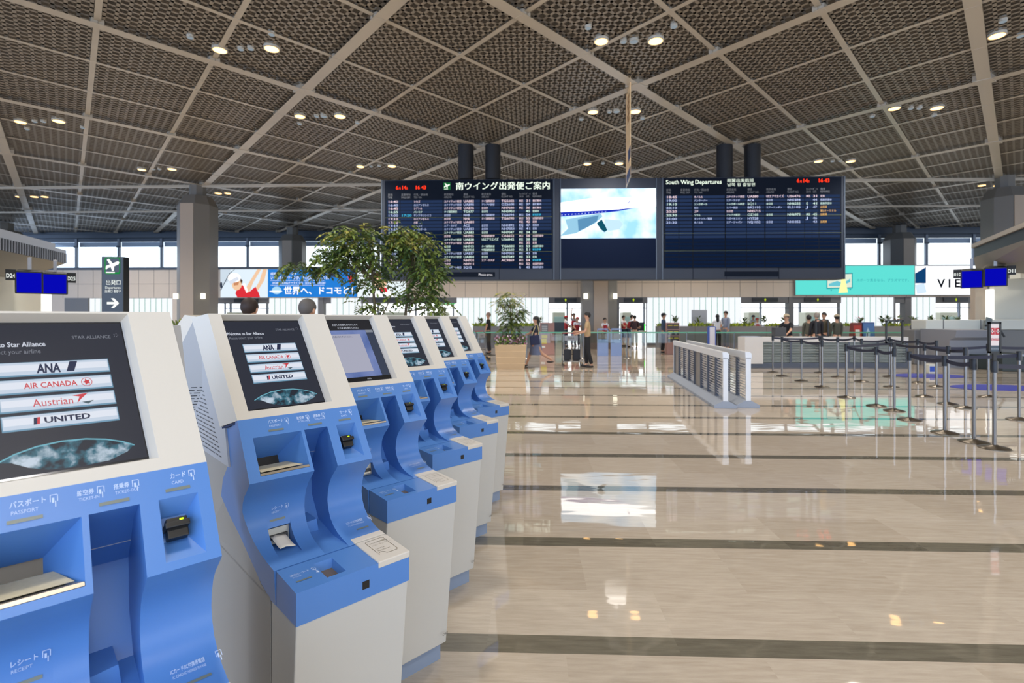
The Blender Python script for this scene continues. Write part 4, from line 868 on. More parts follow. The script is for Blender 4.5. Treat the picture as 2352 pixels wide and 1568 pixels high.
o = MB(); o.tube([(ip(2290, Y1) , 1.4, 1.3), (ip(2312, Y1), 1.3, 1.32), (ip(2322, Y1), 1.2, .95)], .03, mat('dark rail', (50, 52, 54), .4)); o.build('arm_rail', t)
o = MB(); o.box(ip(2240, 18.5), ip(2268, 18.5), 3.9, 4.1, 0, iz(658, 18.5), mat('beige end wall', (176, 162, 146), .5)); o.build('end_wall', t)
o = MB(); o.box(ip(2267, 18.2), ip(2279, 18.2), 3.5, 3.68, 1.2, iz(664, 18.2), tube_e); o.build('glow_pillar', t, bevel=.03)
o = MB(); o.box(ip(2279, 18.4), 9.5, 3.7, 3.9, 0, iz(640, 18.4), cw); o.box(ip(2325, 18.2), 9.5, 3.3, 3.7, iz(612, 18.2), iz(604, 18.2), tube_e); o.box(ip(2325, 18.2), 9.5, 3.3, 3.7, iz(640, 18.2), iz(625, 18.2), cw); o.build('back_wall', t)
cn = MB(); Ya, Yb = 14.8, 10.5
A = Vector((ip(2238, Ya), Ya - 14.6, 0)); B = Vector((ip(2400, Yb), Yb - 14.6, 0)); far = Vector((9.0, Ya - 14.6 + 4, 0)); fr = Vector((9.0, Yb - 14.6, 0))
def plan(z0, z1, m, g=0.0, nm=''):
    P_ = [A + Vector((-g, g, 0)), B + Vector((-g, 0, 0)), fr, far]
    cn.hexa([(p.x, p.y, z0) for p in P_], [(p.x, p.y, z1) for p in P_], m)
za, zb_ = zat(587, Ya), zat(578, Ya) + .12
plan(3.28, 3.55, cdk); plan(3.55, 3.66, mat('canopy cap warm', (150, 140, 128), .5), .05); cn.build('canopy_top', t)
cn = MB(); Q_ = [A + Vector((.5, .5, 0)), B + Vector((.7, 0, 0)), fr, far]
cn.hexa([(p.x, p.y, 2.95) for p in Q_], [(A.x - .02, A.y, 3.28), (B.x, B.y, 3.28), (fr.x, fr.y, 3.28), (far.x, far.y, 3.28)], soff); cn.build('soffit', t)
for px, py, Y, txt, sd, lb in ((2232, 641, 14.2, '010', -1, 'smaller blue desk monitor beside monitor D11, hanging over the white counter'), (2287, 636, 13.6, 'D11', 1, 'blue desk monitor numbered D11 under the warm canopy')):
    monitor((px - 1176) * Y / FPX, Y, zat(py, Y), R(-40), txt, sd, lb)
o = MB(); o.box(-.10, .10, 0, .03, 0, .42, mat('keyboard grey', (120, 128, 126), .5)); x = at(2252, 17.0)
kb = o.build('desk_display', loc=(x[0], 16.75, zat(757, 17) + .0)); kb.rotation_euler = (R(-8), R(18), 0); tag(kb, 'small grey tilted desk display standing before the white counter top', 'display')
# blue oval mats and the small white and blue bin
for px, py, wpx, lb in ((2130, 863, 160, 'blue oval floor mat, farther one before the check-in counter'), (2290, 890, 200, 'blue oval floor mat, nearer one before the check-in counter')):
    x, y = gd(px, py); o = MB(); rr = wpx / 2 * y / FPX; o.lathe([(rr, 0.001), (rr, .008), (rr * .97, .012)], mat('blue mat', (36, 48, 150), .6), 40, sy=.52)
    tag(o.build('floor_mat', loc=(x, y, 0)), lb, 'mat', 'blue floor mats')
x, y = gd(2137, 856); t = thing('small_bin', 'small white bin with a blue square front among the belt posts', 'bin', (x, y, 0))
o = MB(); o.box(-.12, .12, -.1, .1, 0, .25, mat('bin white', (220, 216, 200), .5)); o.build('bin_body', t, bevel=.01)
o = MB(); o.box(-.10, .04, -.105, -.1, .04, .19, mat('bin blue', (40, 80, 180), .5)); o.build('blue_panel', t)
# ------------------------------------------------------------------ plants
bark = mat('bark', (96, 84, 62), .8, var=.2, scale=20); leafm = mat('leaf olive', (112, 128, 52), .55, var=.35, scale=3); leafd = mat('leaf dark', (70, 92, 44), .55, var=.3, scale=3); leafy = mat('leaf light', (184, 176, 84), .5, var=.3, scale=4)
def leaf(o, c, d, n_, l, w_, m):
    s_ = d.cross(n_).normalized() * w_; o.face([c, c + d * l * .35 + s_, c + d * l * .75 + s_ * .7, c + d * l, c + d * l * .75 - s_ * .7, c + d * l * .35 - s_], m)
def spray(o, c, d, L_, ll, rnd, ms):              # compound leaf: a drooping stalk with paired leaflets
    n = rnd.randint(4, 6); side = d.cross(Vector((0, 0, 1)))
    side = side.normalized() if side.length > .1 else Vector((1, 0, 0)); m = rnd.choice(ms)
    for i in range(n + 1):
        t = i / n; p = c + d * L_ * t + Vector((0, 0, -.35 * L_ * t * t))
        for s_ in ((-1, 1) if i < n else (0,)):
            dd = (d * .5 + side * s_ * .9 + Vector((0, 0, -.25 - .35 * t + rnd.uniform(-.25, .25)))).normalized()
            nn = (Vector((0, 0, 1)) + Vector((rnd.uniform(-.5, .5), rnd.uniform(-.5, .5), 0))).normalized()
            leaf(o, p, dd, nn, ll * rnd.uniform(.8, 1.25), ll * .23, m)
def tree(name, label, cat, x, y, z0, trunks, blobs, n, L_, ll, seed, group=None):
    rnd = random.Random(seed); t = thing(name, label, cat, (x, y, 0), 0, group); tips = []
    for tk in trunks:
        o = MB(); o.tube([Vector(p) for p in tk[0]], tk[1], bark, 7); o.build('trunk', t, smooth=60)
    br = MB(); lf = MB()
    for (c, r_, cnt, src) in blobs:
        c = Vector(c); src = Vector(src)
        for i in range(max(3, cnt // 14)):
            e = c + Vector((rnd.gauss(0, .42) * r_[0], rnd.gauss(0, .42) * r_[1], rnd.gauss(0, .42) * r_[2])); mid = (src + e) / 2 + Vector((rnd.uniform(-.05, .05), rnd.uniform(-.05, .05), .06 * r_[2]))
            br.tube([src, mid, e], [.007, .005, .002], bark, 4, caps=False)
        for i in range(cnt):
            while True:
                v = Vector((rnd.uniform(-1, 1), rnd.uniform(-1, 1), rnd.uniform(-1, 1)))
                if v.length < 1: break
            p = c + Vector((v.x * r_[0], v.y * r_[1], v.z * r_[2])); d = (Vector((v.x * r_[0], v.y * r_[1], v.z * r_[2] * .4)) + Vector((rnd.uniform(-.3, .3), rnd.uniform(-.3, .3), rnd.uniform(-.25, .1)))); d.normalize()
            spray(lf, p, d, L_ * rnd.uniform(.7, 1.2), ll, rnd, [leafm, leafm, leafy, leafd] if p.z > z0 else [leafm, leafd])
    br.build('branches', t); lf.build('foliage', t); return t
TYp = 6.6; k_ = TYp / FPX
def tp(px, py, dy=0.0): return ((px - 880) * k_, dy, zat(py, TYp))
tx0 = (880 - 1176) * k_
pot_m = mat('planter beige', (206, 176, 136), .55, var=.04, scale=4)
def pot(t, w0, w1, H_):
    o = MB(); pr = []
    for i in range(4):
        a = w0 + (w1 - w0) * i / 4; b = w0 + (w1 - w0) * (i + 1) / 4; za, zb_ = H_ * i / 4, H_ * (i + 1) / 4
        pr += [(a * .72, za), (b * .735, zb_ - .012), (b * .715, zb_)]
    pr += [(w1 * .69, H_), (w1 * .69, H_ - .05)]
    o.lathe(pr, pot_m, 4, rot=math.pi / 4); o.build('pot', t, bevel=.012); o = MB(); o.lathe([(w1 * .68, H_ - .07), (w1 * .68, H_ - .05)], mat('soil', (60, 48, 36), .9), 4, rot=math.pi / 4); o.build('soil', t)
tk = [([tp(862, 748), tp(860, 700), tp(856, 640), tp(850, 560)], [.02, .019, .014, .008]), ([tp(925, 748, .1), tp(930, 700, .1), tp(940, 640, .1), tp(948, 560, .1)], [.02, .019, .014, .008]), ([tp(872, 735), tp(890, 700), tp(905, 660)], [.010, .008, .004])]
tk = [([(p[0][0][0] * .5, p[0][0][1], .6)] + list(p[0]), [p[1][0] * 1.2] + list(p[1])) for p in tk[:2]] + [tk[2]]
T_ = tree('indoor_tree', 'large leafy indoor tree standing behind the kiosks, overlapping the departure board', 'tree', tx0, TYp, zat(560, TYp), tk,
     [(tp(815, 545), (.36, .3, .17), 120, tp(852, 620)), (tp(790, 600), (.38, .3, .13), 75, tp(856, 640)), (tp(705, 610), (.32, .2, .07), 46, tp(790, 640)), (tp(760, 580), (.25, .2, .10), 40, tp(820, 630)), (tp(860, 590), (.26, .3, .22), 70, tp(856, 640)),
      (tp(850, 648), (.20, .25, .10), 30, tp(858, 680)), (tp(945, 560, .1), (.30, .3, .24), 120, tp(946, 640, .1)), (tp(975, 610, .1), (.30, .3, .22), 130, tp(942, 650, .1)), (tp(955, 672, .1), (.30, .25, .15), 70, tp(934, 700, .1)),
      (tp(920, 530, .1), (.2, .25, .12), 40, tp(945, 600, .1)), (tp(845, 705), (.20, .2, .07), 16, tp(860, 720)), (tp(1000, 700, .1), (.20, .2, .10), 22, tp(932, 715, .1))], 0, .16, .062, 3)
pot(T_, .55, .66, .62)
# big pot on the floor
x, y = gd(1173, 848)
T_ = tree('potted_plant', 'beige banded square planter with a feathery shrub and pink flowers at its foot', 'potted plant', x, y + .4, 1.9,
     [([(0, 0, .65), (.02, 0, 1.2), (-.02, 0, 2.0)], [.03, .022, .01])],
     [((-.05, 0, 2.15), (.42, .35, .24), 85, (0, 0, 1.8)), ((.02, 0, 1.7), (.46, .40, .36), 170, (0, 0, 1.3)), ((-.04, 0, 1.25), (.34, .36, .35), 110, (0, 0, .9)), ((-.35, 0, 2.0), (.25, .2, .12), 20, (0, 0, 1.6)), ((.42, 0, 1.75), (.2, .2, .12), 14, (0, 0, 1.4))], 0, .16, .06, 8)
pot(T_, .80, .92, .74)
rnd = random.Random(5); o = MB(); pk = [mat('flower pink', (186, 144, 164), .6), mat('flower pale', (226, 196, 206), .6), mat('flower deep pink', (170, 90, 120), .6), leafm, leafm, leafd, leafm, leafd]
for i in range(380):
    a = Vector((rnd.uniform(-.46, .46), rnd.uniform(-.5, .4), .70 + rnd.uniform(0, .28))); m = rnd.choice(pk)
    leaf(o, a, Vector((rnd.uniform(-1, 1), rnd.uniform(-1, 1), rnd.uniform(.2, 1))).normalized(), Vector((rnd.uniform(-1, 1), -1, rnd.uniform(-1, 1))).normalized(), .07, .025, m)
tag(o.build('flowers', T_), kind='stuff')
# planter walls with yellow green leaves in front of the glowing wall
pw = mat('planter wall grey', (122, 120, 122), .5, var=.03); ylf = [mat('leaf lime', (150, 172, 40), .5), mat('leaf yellow', (186, 196, 50), .5), leafm]
PWY = 26.4
for i, (a, b, lb) in enumerate(((1086, 1276, 'grey planter wall with lime green leaves behind the beige planter'), (1514, 2090, 'long grey planter wall with lime green leaves behind the belt posts'), (395, 478, 'grey planter edge with bright yellow-green leaves before the tall grey column'))):
    Y = PWY if i < 2 else 13; x0, x1 = (a - 1176) * Y / FPX, (b - 1176) * Y / FPX; zt = zat(749, Y); L_ = x1 - x0
    c = ((x0 + x1) / 2, Y, 0); t = thing('planter_trough', lb, 'planter', c)
    o = MB(); o.box(-L_ / 2, L_ / 2, 0, .7, 0, zt, pw); n = max(2, round(L_ / 1.9))
    for q in range(1, n): o.box(-L_ / 2 + L_ * q / n - .012, -L_ / 2 + L_ * q / n + .012, -.004, 0, 0, zt, seam)
    o.build('trough', t)
    rnd = random.Random(i); o = MB()
    for q in range(int(L_ * 130)):
        if math.sin(q / 130 * 3.1 + i) < -.35: continue
        px_ = -L_ / 2 + q / 130 + rnd.uniform(0, .02); p = Vector((px_, rnd.uniform(.05, .5), zt - .02)); leaf(o, p, Vector((rnd.uniform(-.7, .7), rnd.uniform(-.7, .3), rnd.uniform(.5, 1))).normalized(), Vector((rnd.uniform(-1, 1), -1, 0)).normalized(), rnd.uniform(.12, .26), .03, rnd.choice(ylf))
    tag(o.build('leaves', t), kind='stuff')
def dracaena(px, py_top, Y, lb, seed, red=False):
    rnd = random.Random(seed); x = (px - 1176) * Y / FPX; z0 = zat(749, PWY) + .0; h_ = max(.35, zat(py_top, Y) - z0)
    t = thing('broadleaf_plant', lb, 'plant', (x, Y, z0 - .02), 0, 'broadleaf plants on the planter walls')
    o = MB(); o.tube([(0, 0, 0), (.01, 0, h_ * .6)], .012, bark, 5); o.build('stem', t); o = MB()
    for q in range(34):
        a = rnd.uniform(0, 6.28); zz = h_ * rnd.uniform(.25, .8); e = rnd.uniform(.1, .9)
        leaf(o, Vector((rnd.uniform(-.05, .05), rnd.uniform(-.05, .05), zz)), Vector((math.cos(a), math.sin(a), e)).normalized(), Vector((0, 0, 1)), rnd.uniform(.2, .34), .04, mat('leaf red', (150, 62, 60), .5) if red and q % 3 == 0 else rnd.choice([leafd, leafd, leafm]))
    o.build('foliage', t)
BP = [(1103, 728, 'broadleaf plant at the outer end of the planter wall beside the last kiosk'), (1240, 724, 'broadleaf plant on the planter wall beside the striding woman'), (1550, 723, 'broadleaf plant above the reddish flight information stand next to the guard'), (1604, 724, 'broadleaf plant in front of the grey panel on the long planter wall'),
      (1710, 726, 'first broadleaf plant beside the green signed doorway'), (1755, 722, 'second broadleaf plant beside the green signed doorway, tallest there'), (1800, 727, 'broadleaf plant behind the man in cap leaning at the counter'), (1976, 725, 'reddish broadleaf plant above the red poster'),
      (2026, 724, 'broadleaf plant behind the empty black sign frame, nearer the blue poster'), (2042, 722, 'broadleaf plant behind the empty black sign frame, middle one'), (2062, 722, 'reddish broadleaf plant behind the empty black sign frame'), (2098, 724, 'broadleaf plant just before the white check-in counter'),
      (2140, 722, 'broadleaf plant above the near corner of the white check-in counter'), (2172, 722, 'dark broadleaf plant above the white check-in counter, second from its corner'), (2198, 723, 'dark broadleaf plant above the white check-in counter, third from its corner')]
for i, (a, b, lb) in enumerate(BP): dracaena(a, b, PWY + .35, lb, i, i in (7, 10))
# extension of the planter wall behind the white counter
t = thing('planter_trough', 'planter trough behind the white check-in counter, holding dark broadleaf plants', 'planter', ((2160 - 1176) * PWY / FPX, PWY, 0)); o = MB(); o.box(-1.45, 1.45, 0, .7, 0, zat(749, PWY), pw); o.build('trough', t)
o = MB(); o.box(0, .8, 0, .05, 0, 1.95, mat('panel grey', (168, 170, 176), .5)); tag(o.build('notice_panel', loc=((1589 - 1176) * 27.3 / FPX, 27.3, 0)), 'plain grey notice panel standing before the glowing glass wall', 'panel')
# ------------------------------------------------------------------ glass rail in front
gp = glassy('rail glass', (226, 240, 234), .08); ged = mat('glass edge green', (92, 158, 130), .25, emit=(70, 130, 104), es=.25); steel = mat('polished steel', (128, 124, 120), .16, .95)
GY = 19.6; gt = zat(762, GY); t = thing('glass_rail', 'long clear glass rail with green top edge and thin steel posts before the planters', 'rail', (0, GY, 0), YAW * .2)
pxs = [1086, 1210, 1340, 1440, 1577, 1686, 1790, 1895, 1990, 2085]
for a, b in zip(pxs, pxs[1:]):
    x0, x1 = (a - 1176) * GY / FPX, (b - 1176) * GY / FPX
    o = MB(); o.face([(x0 + .03, 0, gt - .42), (x1 - .03, 0, gt - .42), (x1 - .03, 0, gt - .025), (x0 + .03, 0, gt - .025)], gp); o.box(x0 + .01, x1 - .01, -.012, .012, gt - .045, gt, ged); o.build('glass_panel', t)
for a in pxs:
    x0 = (a - 1176) * GY / FPX; o = MB(); o.lathe([(.16, 0), (.15, .02), (.025, .03), (.025, gt)], steel, 14, Matrix.Translation((x0, 0.03, 0))); o.build('post', t, smooth=40)
# ------------------------------------------------------------------ slatted rails and the slatted counter
alu = mat('rail aluminium', (226, 226, 226), .35, .1); base_m = mat('rail base', (150, 156, 166), .5); dks = mat('rail dark post', (84, 90, 102), .5); sl = mat('rail slat', (232, 228, 222), .25); pgl = mat('rail panel grey', (132, 124, 116), .4)
def rail(label, near, far_):
    d = Vector((far_[0] - near[0], far_[1] - near[1], 0)); L_ = d.length; rz = math.atan2(d.y, d.x); t = thing('slatted_barrier', label, 'barrier', (near[0], near[1], 0), rz, 'pair of slatted barriers')
    H_ = .96
    o = MB(); o.prism([(-.19, 0), (.19, 0), (.19, .05), (.04, .13), (-.04, .13), (-.19, .05)], 0, L_, base_m); o.build('base', t, bevel=.004)
    o = MB(); o.prism([(-.055, H_ - .12), (.045, H_ - .12), (.055, H_), (-.02, H_), (-.055, H_ - .03)], 0, L_, alu)
    o.box(0, L_, -.0555, -.05, H_ - .055, H_ - .045, dks); o.build('top_rail', t, bevel=.005)
    for x in (0, L_ - .035): o = MB(); o.box(x, x + .035, -.04, .04, .12, H_ - .1, alu); o.build('end_post', t)
    n = 8
    for i in range(n):
        x0, x1 = .035 + (L_ - .07) * i / n, .035 + (L_ - .07) * (i + 1) / n
        o = MB(); o.box(x1 - .05, x1, -.03, .03, .12, H_ - .1, dks)
        if i in (3, 7): o.box(x0, x1 - .05, -.006, .006, .14, H_ - .12, pgl)
        else:
            for q in range(15):
                z = .17 + q * .047; o.hexa([(x0, -.018, z + .002), (x1 - .05, -.018, z + .002), (x1 - .05, -.012, z + .002), (x0, -.012, z + .002)], [(x0, .006, z + .034), (x1 - .05, .006, z + .034), (x1 - .05, .012, z + .034), (x0, .012, z + .034)], sl)
        o.build('slat_panel', t)
rail('slatted aluminium barrier on a wide grey base, nearer the kiosks of the pair', (3.64, 8.75), (4.22, 13.3)); rail('slatted aluminium barrier on a wide grey base, nearer the belt posts of the pair', (4.05, 8.80), (4.58, 13.35))
Y = 15.75; x0, x1, x2 = (1711 - 1176) * Y / FPX, (1753 - 1176) * Y / FPX, (2088 - 1176) * Y / FPX
t = thing('slatted_counter', 'long low grey counter with slatted glass front and white end box behind the belt posts', 'counter', (x0, Y, 0)); wbx = mat('counter white', (214, 208, 200), .5)
o = MB(); o.box(0, x1 - x0, 0, .5, .13, .95, wbx); o.box(0, x1 - x0, .02, .5, 0, .13, dks); o.box(.03, x1 - x0 - .02, .03, .45, .95, .965, mat('box lid', (170, 176, 190), .4)); o.build('end_box', t, bevel=.008)
o = MB(); W_ = x2 - x0; o.box(x1 - x0, W_, .02, .5, .80, .95, wbx); o.build('top_band', t, bevel=.006)
o = MB(); o.box(x1 - x0, W_, .05, .45, 0, .16, dks); o.box(x1 - x0, W_, .20, .45, .16, .8, mat('inner grey green', (124, 130, 122), .4)); o.build('lower_body', t)
n = 5
for i in range(n):
    a, b = x1 - x0 + (W_ - x1 + x0) * i / n, x1 - x0 + (W_ - x1 + x0) * (i + 1) / n; o = MB(); o.box(b - .06, b, .03, .2, .16, .8, dks)
    for q in range(13): o.box(a, b - .06, .05, .07, .18 + q * .048, .20 + q * .048, mat('counter slat', (150, 156, 148), .3))
    o.build('slat_panel', t)
# ------------------------------------------------------------------ belt posts
def make_post():
    t = thing('belt_post', 'post', 'belt post', (0, 0, 0))
    o = MB(); o.lathe([(.155, 0), (.155, .010), (.12, .022), (.05, .034), (.03, .045)], mat('post base steel', (116, 106, 92), .28, .85), 28); o.build('base', t, smooth=35)
    o = MB(); o.lathe([(.021, .04), (.021, .93)], steel, 16); o.build('tube', t, smooth=40)
    o = MB(); o.lathe([(.033, .90), (.034, 1.03), (.030, 1.04)], mat('post head black', (26, 28, 34), .4), 14); o.build('belt_head', t, smooth=40); return t
post0 = make_post(); reg()
PO = [(1775, 855), (1796, 863.5), (1841, 875), (1888, 889), (1883, 856), (1924, 866), (1944, 913), (1962, 856), (1979, 876), (2013, 932.6), (2043, 865), (2047, 889), (2054, 943.6), (2089, 964.5), (2108, 879), (2124, 911),
      (2151, 888), (2170, 994.6), (2217.5, 937), (2237, 1015.5), (2270, 911.5), (2284, 1029.5), (2341, 964), (2178, 928)]
PLB = ['belt post at the far corner, nearest the white end box of the slatted counter', 'second belt post from the white end box, slightly nearer the camera', 'belt post in front of the slatted counter, third stepping towards the camera', 'belt post in front of the man in the cap, where two belts meet, nearer one',
       'belt post in front of the slatted counter, behind the one where two belts meet', 'belt post in the rear line before the two travellers in dark coats', 'belt post at the open corner of the queue lane, before the small frame sign', 'thin looking rear belt post before the traveller with the light cap',
       'belt post in the rear line in front of the red poster', 'belt post standing in the turquoise floor reflection', 'rear belt post behind the empty black sign frame', 'belt post in the middle line under the empty black sign frame', 'belt post carrying the empty black sign frame',
       'belt post at the near edge of the turquoise floor reflection, start of the longest belt', 'belt post just beyond the small white and blue bin', 'belt post in the middle line in front of the small white and blue bin', 'belt post at the edge of the farther blue floor mat', 'third nearest belt post, alone on the front line',
       'belt post in front of the curved silver agent desk', 'second nearest belt post, its base almost touching that of the red sign post', 'belt post rising before the nearer blue floor mat', 'nearest belt post, carrying the white and red airline sign', 'belt post close to the frame edge beyond the airline sign', 'belt post in the middle line between the two blue mats']
for i, (px, py) in enumerate(PO):
    x, y = gd(px, py); c = post0 if i == 0 else copy_tree(post0, None, PLB[i]); c.location = (x, y, 0); c['label'] = PLB[i]; c['group'] = 'belt posts of the queue lanes'
belt_m = mat('belt navy', (32, 34, 54), .6)
BE = [(0, 4, 'far'), (1, 2, ''), (2, 3, ''), (4, 5, ''), (5, 7, ''), (7, 8, ''), (8, 10, ''), (6, 11, ''), (9, 12, ''), (6, 9, ''), (10, 14, ''), (13, 22, ''), (13, 17, ''), (17, 19, ''), (11, 15, ''), (14, 16, ''), (15, 20, ''), (15, 18, ''), (21, -1, ''), (20, -2, '')]
for i, (a, b, _) in enumerate(BE):
    p = Vector(gd(*PO[a]) + (0,)); q = Vector(gd(*PO[b]) + (0,)) if b >= 0 else p + Vector((1.6, .55 if b == -1 else .2, 0))
    L_ = (q - p).length; d = (q - p).normalized(); sag = .0 if L_ > 2.2 else .03; o = MB(); n = 8; vs = []
    p0, q0 = p + d * .036, q - d * .036; nn = Vector((-d.y, d.x, 0)) * .0015
    for k in range(n + 1):
        u = k / n; c = p0 + (q0 - p0) * u; zz = .975 - sag * 4 * u * (1 - u)
        vs += [c + nn + Vector((0, 0, zz - .026)), c + nn + Vector((0, 0, zz + .026)), c - nn + Vector((0, 0, zz + .026)), c - nn + Vector((0, 0, zz - .026))]
    fs = []
    for k in range(n):
        for m_ in range(4): fs.append((k * 4 + m_, k * 4 + (m_ + 1) % 4, k * 4 + 4 + (m_ + 1) % 4, k * 4 + 4 + m_))
    o.mesh([v - p for v in vs], fs, belt_m)
    short = lambda s_: s_
    tag(o.build('queue_belt', loc=p), ['navy belt from the corner by the white end box towards the slatted counter', 'navy belt sagging between the second and third posts by the white end box', 'navy belt sagging towards the man in the cap', 'navy belt before the travellers in dark coats', 'navy belt in the rear line by the light capped traveller', 'short navy belt in front of the red poster', 'navy belt from the red poster to behind the empty sign frame', 'navy belt from the open lane corner to the middle line', 'short navy belt up to the empty sign frame post', 'navy belt from the open lane corner into the turquoise reflection', 'navy belt in the rear line before the counter corner', 'longest straight navy belt running to the frame edge', 'navy belt between the front line and the third nearest post', 'navy belt between the third and second nearest posts', 'navy belt in the middle line above the white and blue bin', 'navy belt in the rear line near the farther blue mat', 'navy belt in front of the white counter to the post by the nearer mat', 'navy belt towards the curved agent desk', 'navy belt leaving the airline sign post to the frame edge', 'navy belt behind the airline sign running to the frame edge'][i], 'belt', 'navy belts of the queue lanes')
# signs on posts
def framed_sign(pi, w_, h_, zb_, label, kind):
    x, y = gd(*PO[pi]); t = thing('post_sign', label, 'sign', (x, y, 1.04)); zb_ -= 1.04; bkf = mat('sign frame black', (20, 22, 24), .4); e = .022
    o = MB(); o.box(-w_ / 2, w_ / 2, -.012, .012, zb_, zb_ + e, bkf); o.box(-w_ / 2, w_ / 2, -.012, .012, zb_ + h_ - e, zb_ + h_, bkf); o.box(-w_ / 2, -w_ / 2 + e, -.012, .012, zb_, zb_ + h_, bkf); o.box(w_ / 2 - e, w_ / 2, -.012, .012, zb_, zb_ + h_, bkf); o.box(-.02, .02, -.01, .01, -.02, zb_ + e, bkf); o.build('frame', t)
    if kind:
        o = MB(); o.box(-w_ / 2 + e, w_ / 2 - e, -.006, .006, zb_ + e + .07, zb_ + h_ - e, mat('sign paper', (228, 212, 204), .5)); rd = mat('sign red', (190, 40, 52), .5); wh = mat('sign paper', (228, 212, 204), .5)
        o.box(-w_ / 2 + e, w_ / 2 - e, -.006, .006, zb_ + e, zb_ + e + .07, mat('sign slate', (66, 78, 88), .5))
        zc = zb_ + h_ * .70
        for cx_ in (-.033, .033):
            o.rect(cx_ - .029, zc - .04, cx_ + .029, zc + .04, TW, rd, .008)
            o.rect(cx_ - .006, zc - .024, cx_ + .006, zc + .024, TW, wh, .0095); o.rect(cx_ - .02, zc - .007, cx_ + .02, zc + .007, TW, wh, .0095)
        o.text('SWISS', -.05, zb_ + h_ * .40, .042, TW, rd, .008, bold=.02, fit=.10); o.text('economy', -.045, zb_ + e + .025, .022, TW, mat('sign grey text', (190, 196, 200), .5), .008, fit=.09); o.build('sheet', t)
x21, y21 = gd(*PO[21]); framed_sign(21, .145, zat(738, y21) - zat(810, y21), zat(811, y21), 'upright white and red airline sign with two crosses on the nearest belt post', True)
x12, y12 = gd(*PO[12]); framed_sign(12, 40 * y12 / FPX, zat(735, y12) - zat(788, y12), zat(788, y12), 'empty landscape black sign frame on a belt post before the red-leafed plants', False)
x3, y3 = gd(*PO[3]); framed_sign(3, 30 * y3 / FPX, zat(733, y3) - zat(773, y3), zat(773, y3), 'thin empty black sign frame on the belt post where two belts meet', False)
# ------------------------------------------------------------------ people
def skin_mesh(J, E, root, lev=1):
    names = list(J); me = bpy.data.meshes.new('s'); me.from_pydata([J[n][:3] for n in names], [(names.index(a), names.index(b)) for a, b in E], []); o = bpy.data.objects.new('s', me); COL.objects.link(o)
    md = o.modifiers.new('k', 'SKIN'); md.use_smooth_shade = True; md.branch_smoothing = .6
    for i, n in enumerate(names):
        r_ = J[n][3]; sv = me.skin_vertices[0].data[i]; sv.radius = r_ if isinstance(r_, tuple) else (r_, r_); sv.use_root = (n == root)
    sb = o.modifiers.new('b', 'SUBSURF'); sb.levels = lev; sb.render_levels = lev
    dg = bpy.context.evaluated_depsgraph_get(); m2 = bpy.data.meshes.new_from_object(o.evaluated_get(dg)); bpy.data.objects.remove(o); bpy.data.meshes.remove(me)
    for p in m2.polygons: p.use_smooth = True
    return m2
def mobj(name, me, m, parent):
    me.materials.clear(); me.materials.append(m); o = bpy.data.objects.new(name, me); COL.objects.link(o); o.parent = parent; return o
